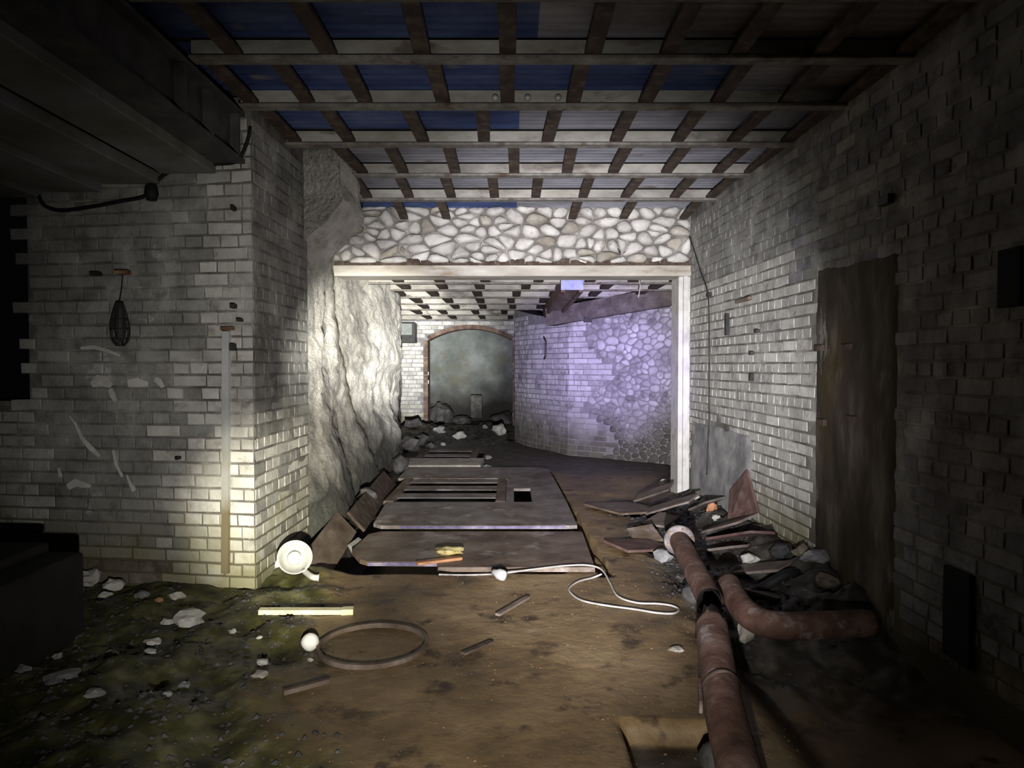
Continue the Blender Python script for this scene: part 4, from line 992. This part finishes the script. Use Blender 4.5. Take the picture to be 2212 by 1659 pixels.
for k, (a_, b_, wd, tz, m, lab) in enumerate(sl):
    a = GP(*a_, .03); b = GP(*b_, .03 + tz)
    for v_ in (a, b): v_.x = min(v_.x, 1.72 + .039 * (7.5 - v_.y))
    tag(MB().bar(a, b, wd, .018, up=Vector((rnd.uniform(-.25, .25) if tz > .015 else 0, -.25 if tz > .015 else 0, 1))).build('slate', m, origin=(a + b) / 2), lab, 'slab', 'broken slabs by the right wall')
# leaning triangular board
Yb = 5.65; a = on_rightpx(1590, 1062, .06); b = on_rightpx(1622, 1015, .04); c_ = on_rightpx(1650, 1108, .05); e_ = on_rightpx(1612, 1128, .16)
vs = [a, b, c_, e_]; th = nR * -.018
tag(MB().add(vs + [v + th for v in vs], [(0, 1, 2, 3), (7, 6, 5, 4), (0, 4, 5, 1), (1, 5, 6, 2), (2, 6, 7, 3), (3, 7, 4, 0)]).build('leaning_board', 'rust_red', origin=e_), 'reddish pointed board leaning on the right wall', 'board')
for k, (px, py, wpx, hpx, m, lab) in enumerate(((1617, 1207, 36, 18, 'white_shard', 'bright white lump on the rubble by the right wall'), (1535, 1064, 22, 10, 'white_shard', 'white chip under the right wall cable'), (1548, 1118, 18, 14, 'white_shard', 'small white stone by the grey render'),
        (1538, 1108, 22, 20, 'orange_tile', 'reddish brick lump beside the small white stone'), (1443, 1044, 26, 14, 'white_shard', 'pale stone at the foot of the jamb'), (1690, 1195, 50, 30, 'dark_metal', 'dark bundle against the foot of the right wall'),
        (1430, 1200, 44, 26, 'plaster_grey', 'grey splinter left of the flanged pipe'), (1735, 1190, 44, 24, 'brick_dirty', 'brown rubble lump below the blocked doorway'), (1790, 1225, 48, 24, 'brick_dirty', 'dark rubble lump in front of the blocked doorway'),
        (1985, 1225, 60, 24, 'brick_dark', 'grey stone at the foot of the dark right wall'), (1610, 1405, 40, 36, 'stone_tan', 'tan stone right of the broken pipe'))):
    p = GP(px, py + hpx // 2); p.x = min(p.x, 1.80 + .039 * (7.5 - p.y)); s_ = p.y / F
    rock('lump', (p.x, p.y, GZ(p.x, p.y)), (wpx * s_, wpx * s_ * .8, hpx * s_ * 1.2), m, lab, 'stone', 'lumps in the right hand rubble', seed=60 + k, sub=2, sink=.12, jag=.6, flat=True)

# rubble before the arched doorway and at the foot of the rock wall
for k, (px, py, wpx, hpx, m, lab) in enumerate(((992, 942, 28, 15, 'white_shard', 'white stone on the floor before the arched doorway'), (1080, 930, 28, 24, 'white_shard', 'squarish pale stone at the right foot of the arch'),
        (950, 928, 26, 13, 'plaster_grey', 'grey stone at the left foot of the arch'), (957, 960, 12, 7, 'white_shard', 'small white chip before the arched doorway'), (1048, 926, 12, 8, 'plaster_grey', 'little grey stone between the two pale arch stones'),
        (893, 934, 34, 18, 'rubble_dark', 'dark lump below the brick beside the arch'), (886, 962, 44, 26, 'rubble_dark', 'largest dark lump of the heap left of the arch'), (912, 952, 34, 20, 'rubble_dark', 'dark lump right of the largest heap lump'),
        (930, 965, 26, 14, 'rubble_dark', 'low dark lump at the front of the heap'), (865, 1005, 44, 34, 'rubble_dark', 'grey boulder at the foot of the rock wall beside the far grate'), (845, 1040, 40, 26, 'rubble_dark', 'grey boulder left of the large slab'),
        (905, 990, 30, 14, 'rubble_dark', 'dark stone on the edge of the far grate'), (1050, 1010, 24, 9, 'plaster_grey', 'grey chip right of the pale slab'), (1055, 988, 16, 8, 'plaster_grey', 'small grey chip right of the far grate'),
        (790, 1075, 40, 30, 'rubble_dark', 'dark boulder in the trench below the rock wall'))):
    p = GP(px, py + hpx // 2); s_ = p.y / F
    zz = max(GZ(p.x, p.y), 0 if p.x > -1.4 and p.y < 11.6 else -1)
    rock('rubble_stone', (p.x, p.y, GZ(p.x, p.y)), (wpx * s_, wpx * s_ * .8, hpx * s_ * 1.25), m, lab, 'stone', 'rubble stones of the rear room', seed=90 + k, sub=2, sink=.12, jag=.6, flat=True)
# upright block and dark spoil inside the far chamber
tag(MB().box((-.98, 16.95, .15), (-.72, 17.2, .70), .02).build('stub_post', 'rubble_dark', origin=(-.85, 17.05, .15)), 'dark stub post standing in the chamber behind the arch', 'post')
for k, (x, y, sx, sz) in enumerate(((-1.72, 17.0, .62, .62), (-1.2, 16.9, .5, .22), (-.22, 16.95, .6, .34), (-.62, 16.75, .34, .14))):
    rock('spoil_heap', (x, y, GZ(x, y) - .02), (sx, .8, sz), 'rubble_dark', ['tall dark spoil heap at the left inside the arch', 'low spoil heap in the middle left of the arch', 'spoil heap at the right inside the arch', 'smallest spoil heap in the middle of the arch'][k], 'heap', seed=130 + k, sub=3, sink=.3, jag=.5)

# gravel and moss tufts nobody could count
def scatter(name, n, xr, yr, smin, smax, m, label, seed, keep=None):
    r = random.Random(seed); mb = MB()
    base = [(1, 0, 0), (-1, 0, 0), (0, 1, 0), (0, -1, 0), (0, 0, 1), (0, 0, -.5)]
    fsb = [(0, 2, 4), (2, 1, 4), (1, 3, 4), (3, 0, 4), (2, 0, 5), (1, 2, 5), (3, 1, 5), (0, 3, 5)]
    X = np.array([r.uniform(*xr) for _ in range(n)]); Y = np.array([r.uniform(*yr) for _ in range(n)]); Zg = ground(X, Y)
    K = keep(X, Y) if keep is not None else np.ones(n)
    for i in range(n):
        if r.random() > K[i]: continue
        s_ = r.uniform(smin, smax) * r.choice((.5, .7, 1, 1)); a_ = r.uniform(0, 6.28); e = r.uniform(.6, 1.6); f = r.uniform(.4, .8)
        vs = []
        for (x, y, z) in base:
            x *= e * r.uniform(.7, 1.2); y *= r.uniform(.7, 1.2); z *= f
            vs.append((X[i] + s_ * (x * math.cos(a_) - y * math.sin(a_)), Y[i] + s_ * (x * math.sin(a_) + y * math.cos(a_)), Zg[i] + s_ * z))
        mb.add(vs, fsb)
    return tag(mb.build(name, m), label, 'gravel', kind='stuff')
scatter('gravel', 3500, (-3.2, -.3), (1.9, 4.38), .004, .022, 'rubble_dark', 'dark gravel and crumbs in the mossy mud', 1, mud_mask)
scatter('gravel', 1800, (-1.2, 1.2), (2.0, 4.7), .002, .008, 'rust', 'fine rusty grit on the brown floor', 2)
scatter('gravel', 1500, (.9, 1.78), (3.4, 7.2), .006, .024, 'rubble_dark', 'brown rubble along the right wall', 3, rubble_mask)
scatter('gravel', 700, (-1.8, -.1), (12.5, 15.9), .012, .05, 'rubble_dark', 'dark rubble before the arched doorway', 4)
print('objects', len(bpy.data.objects))
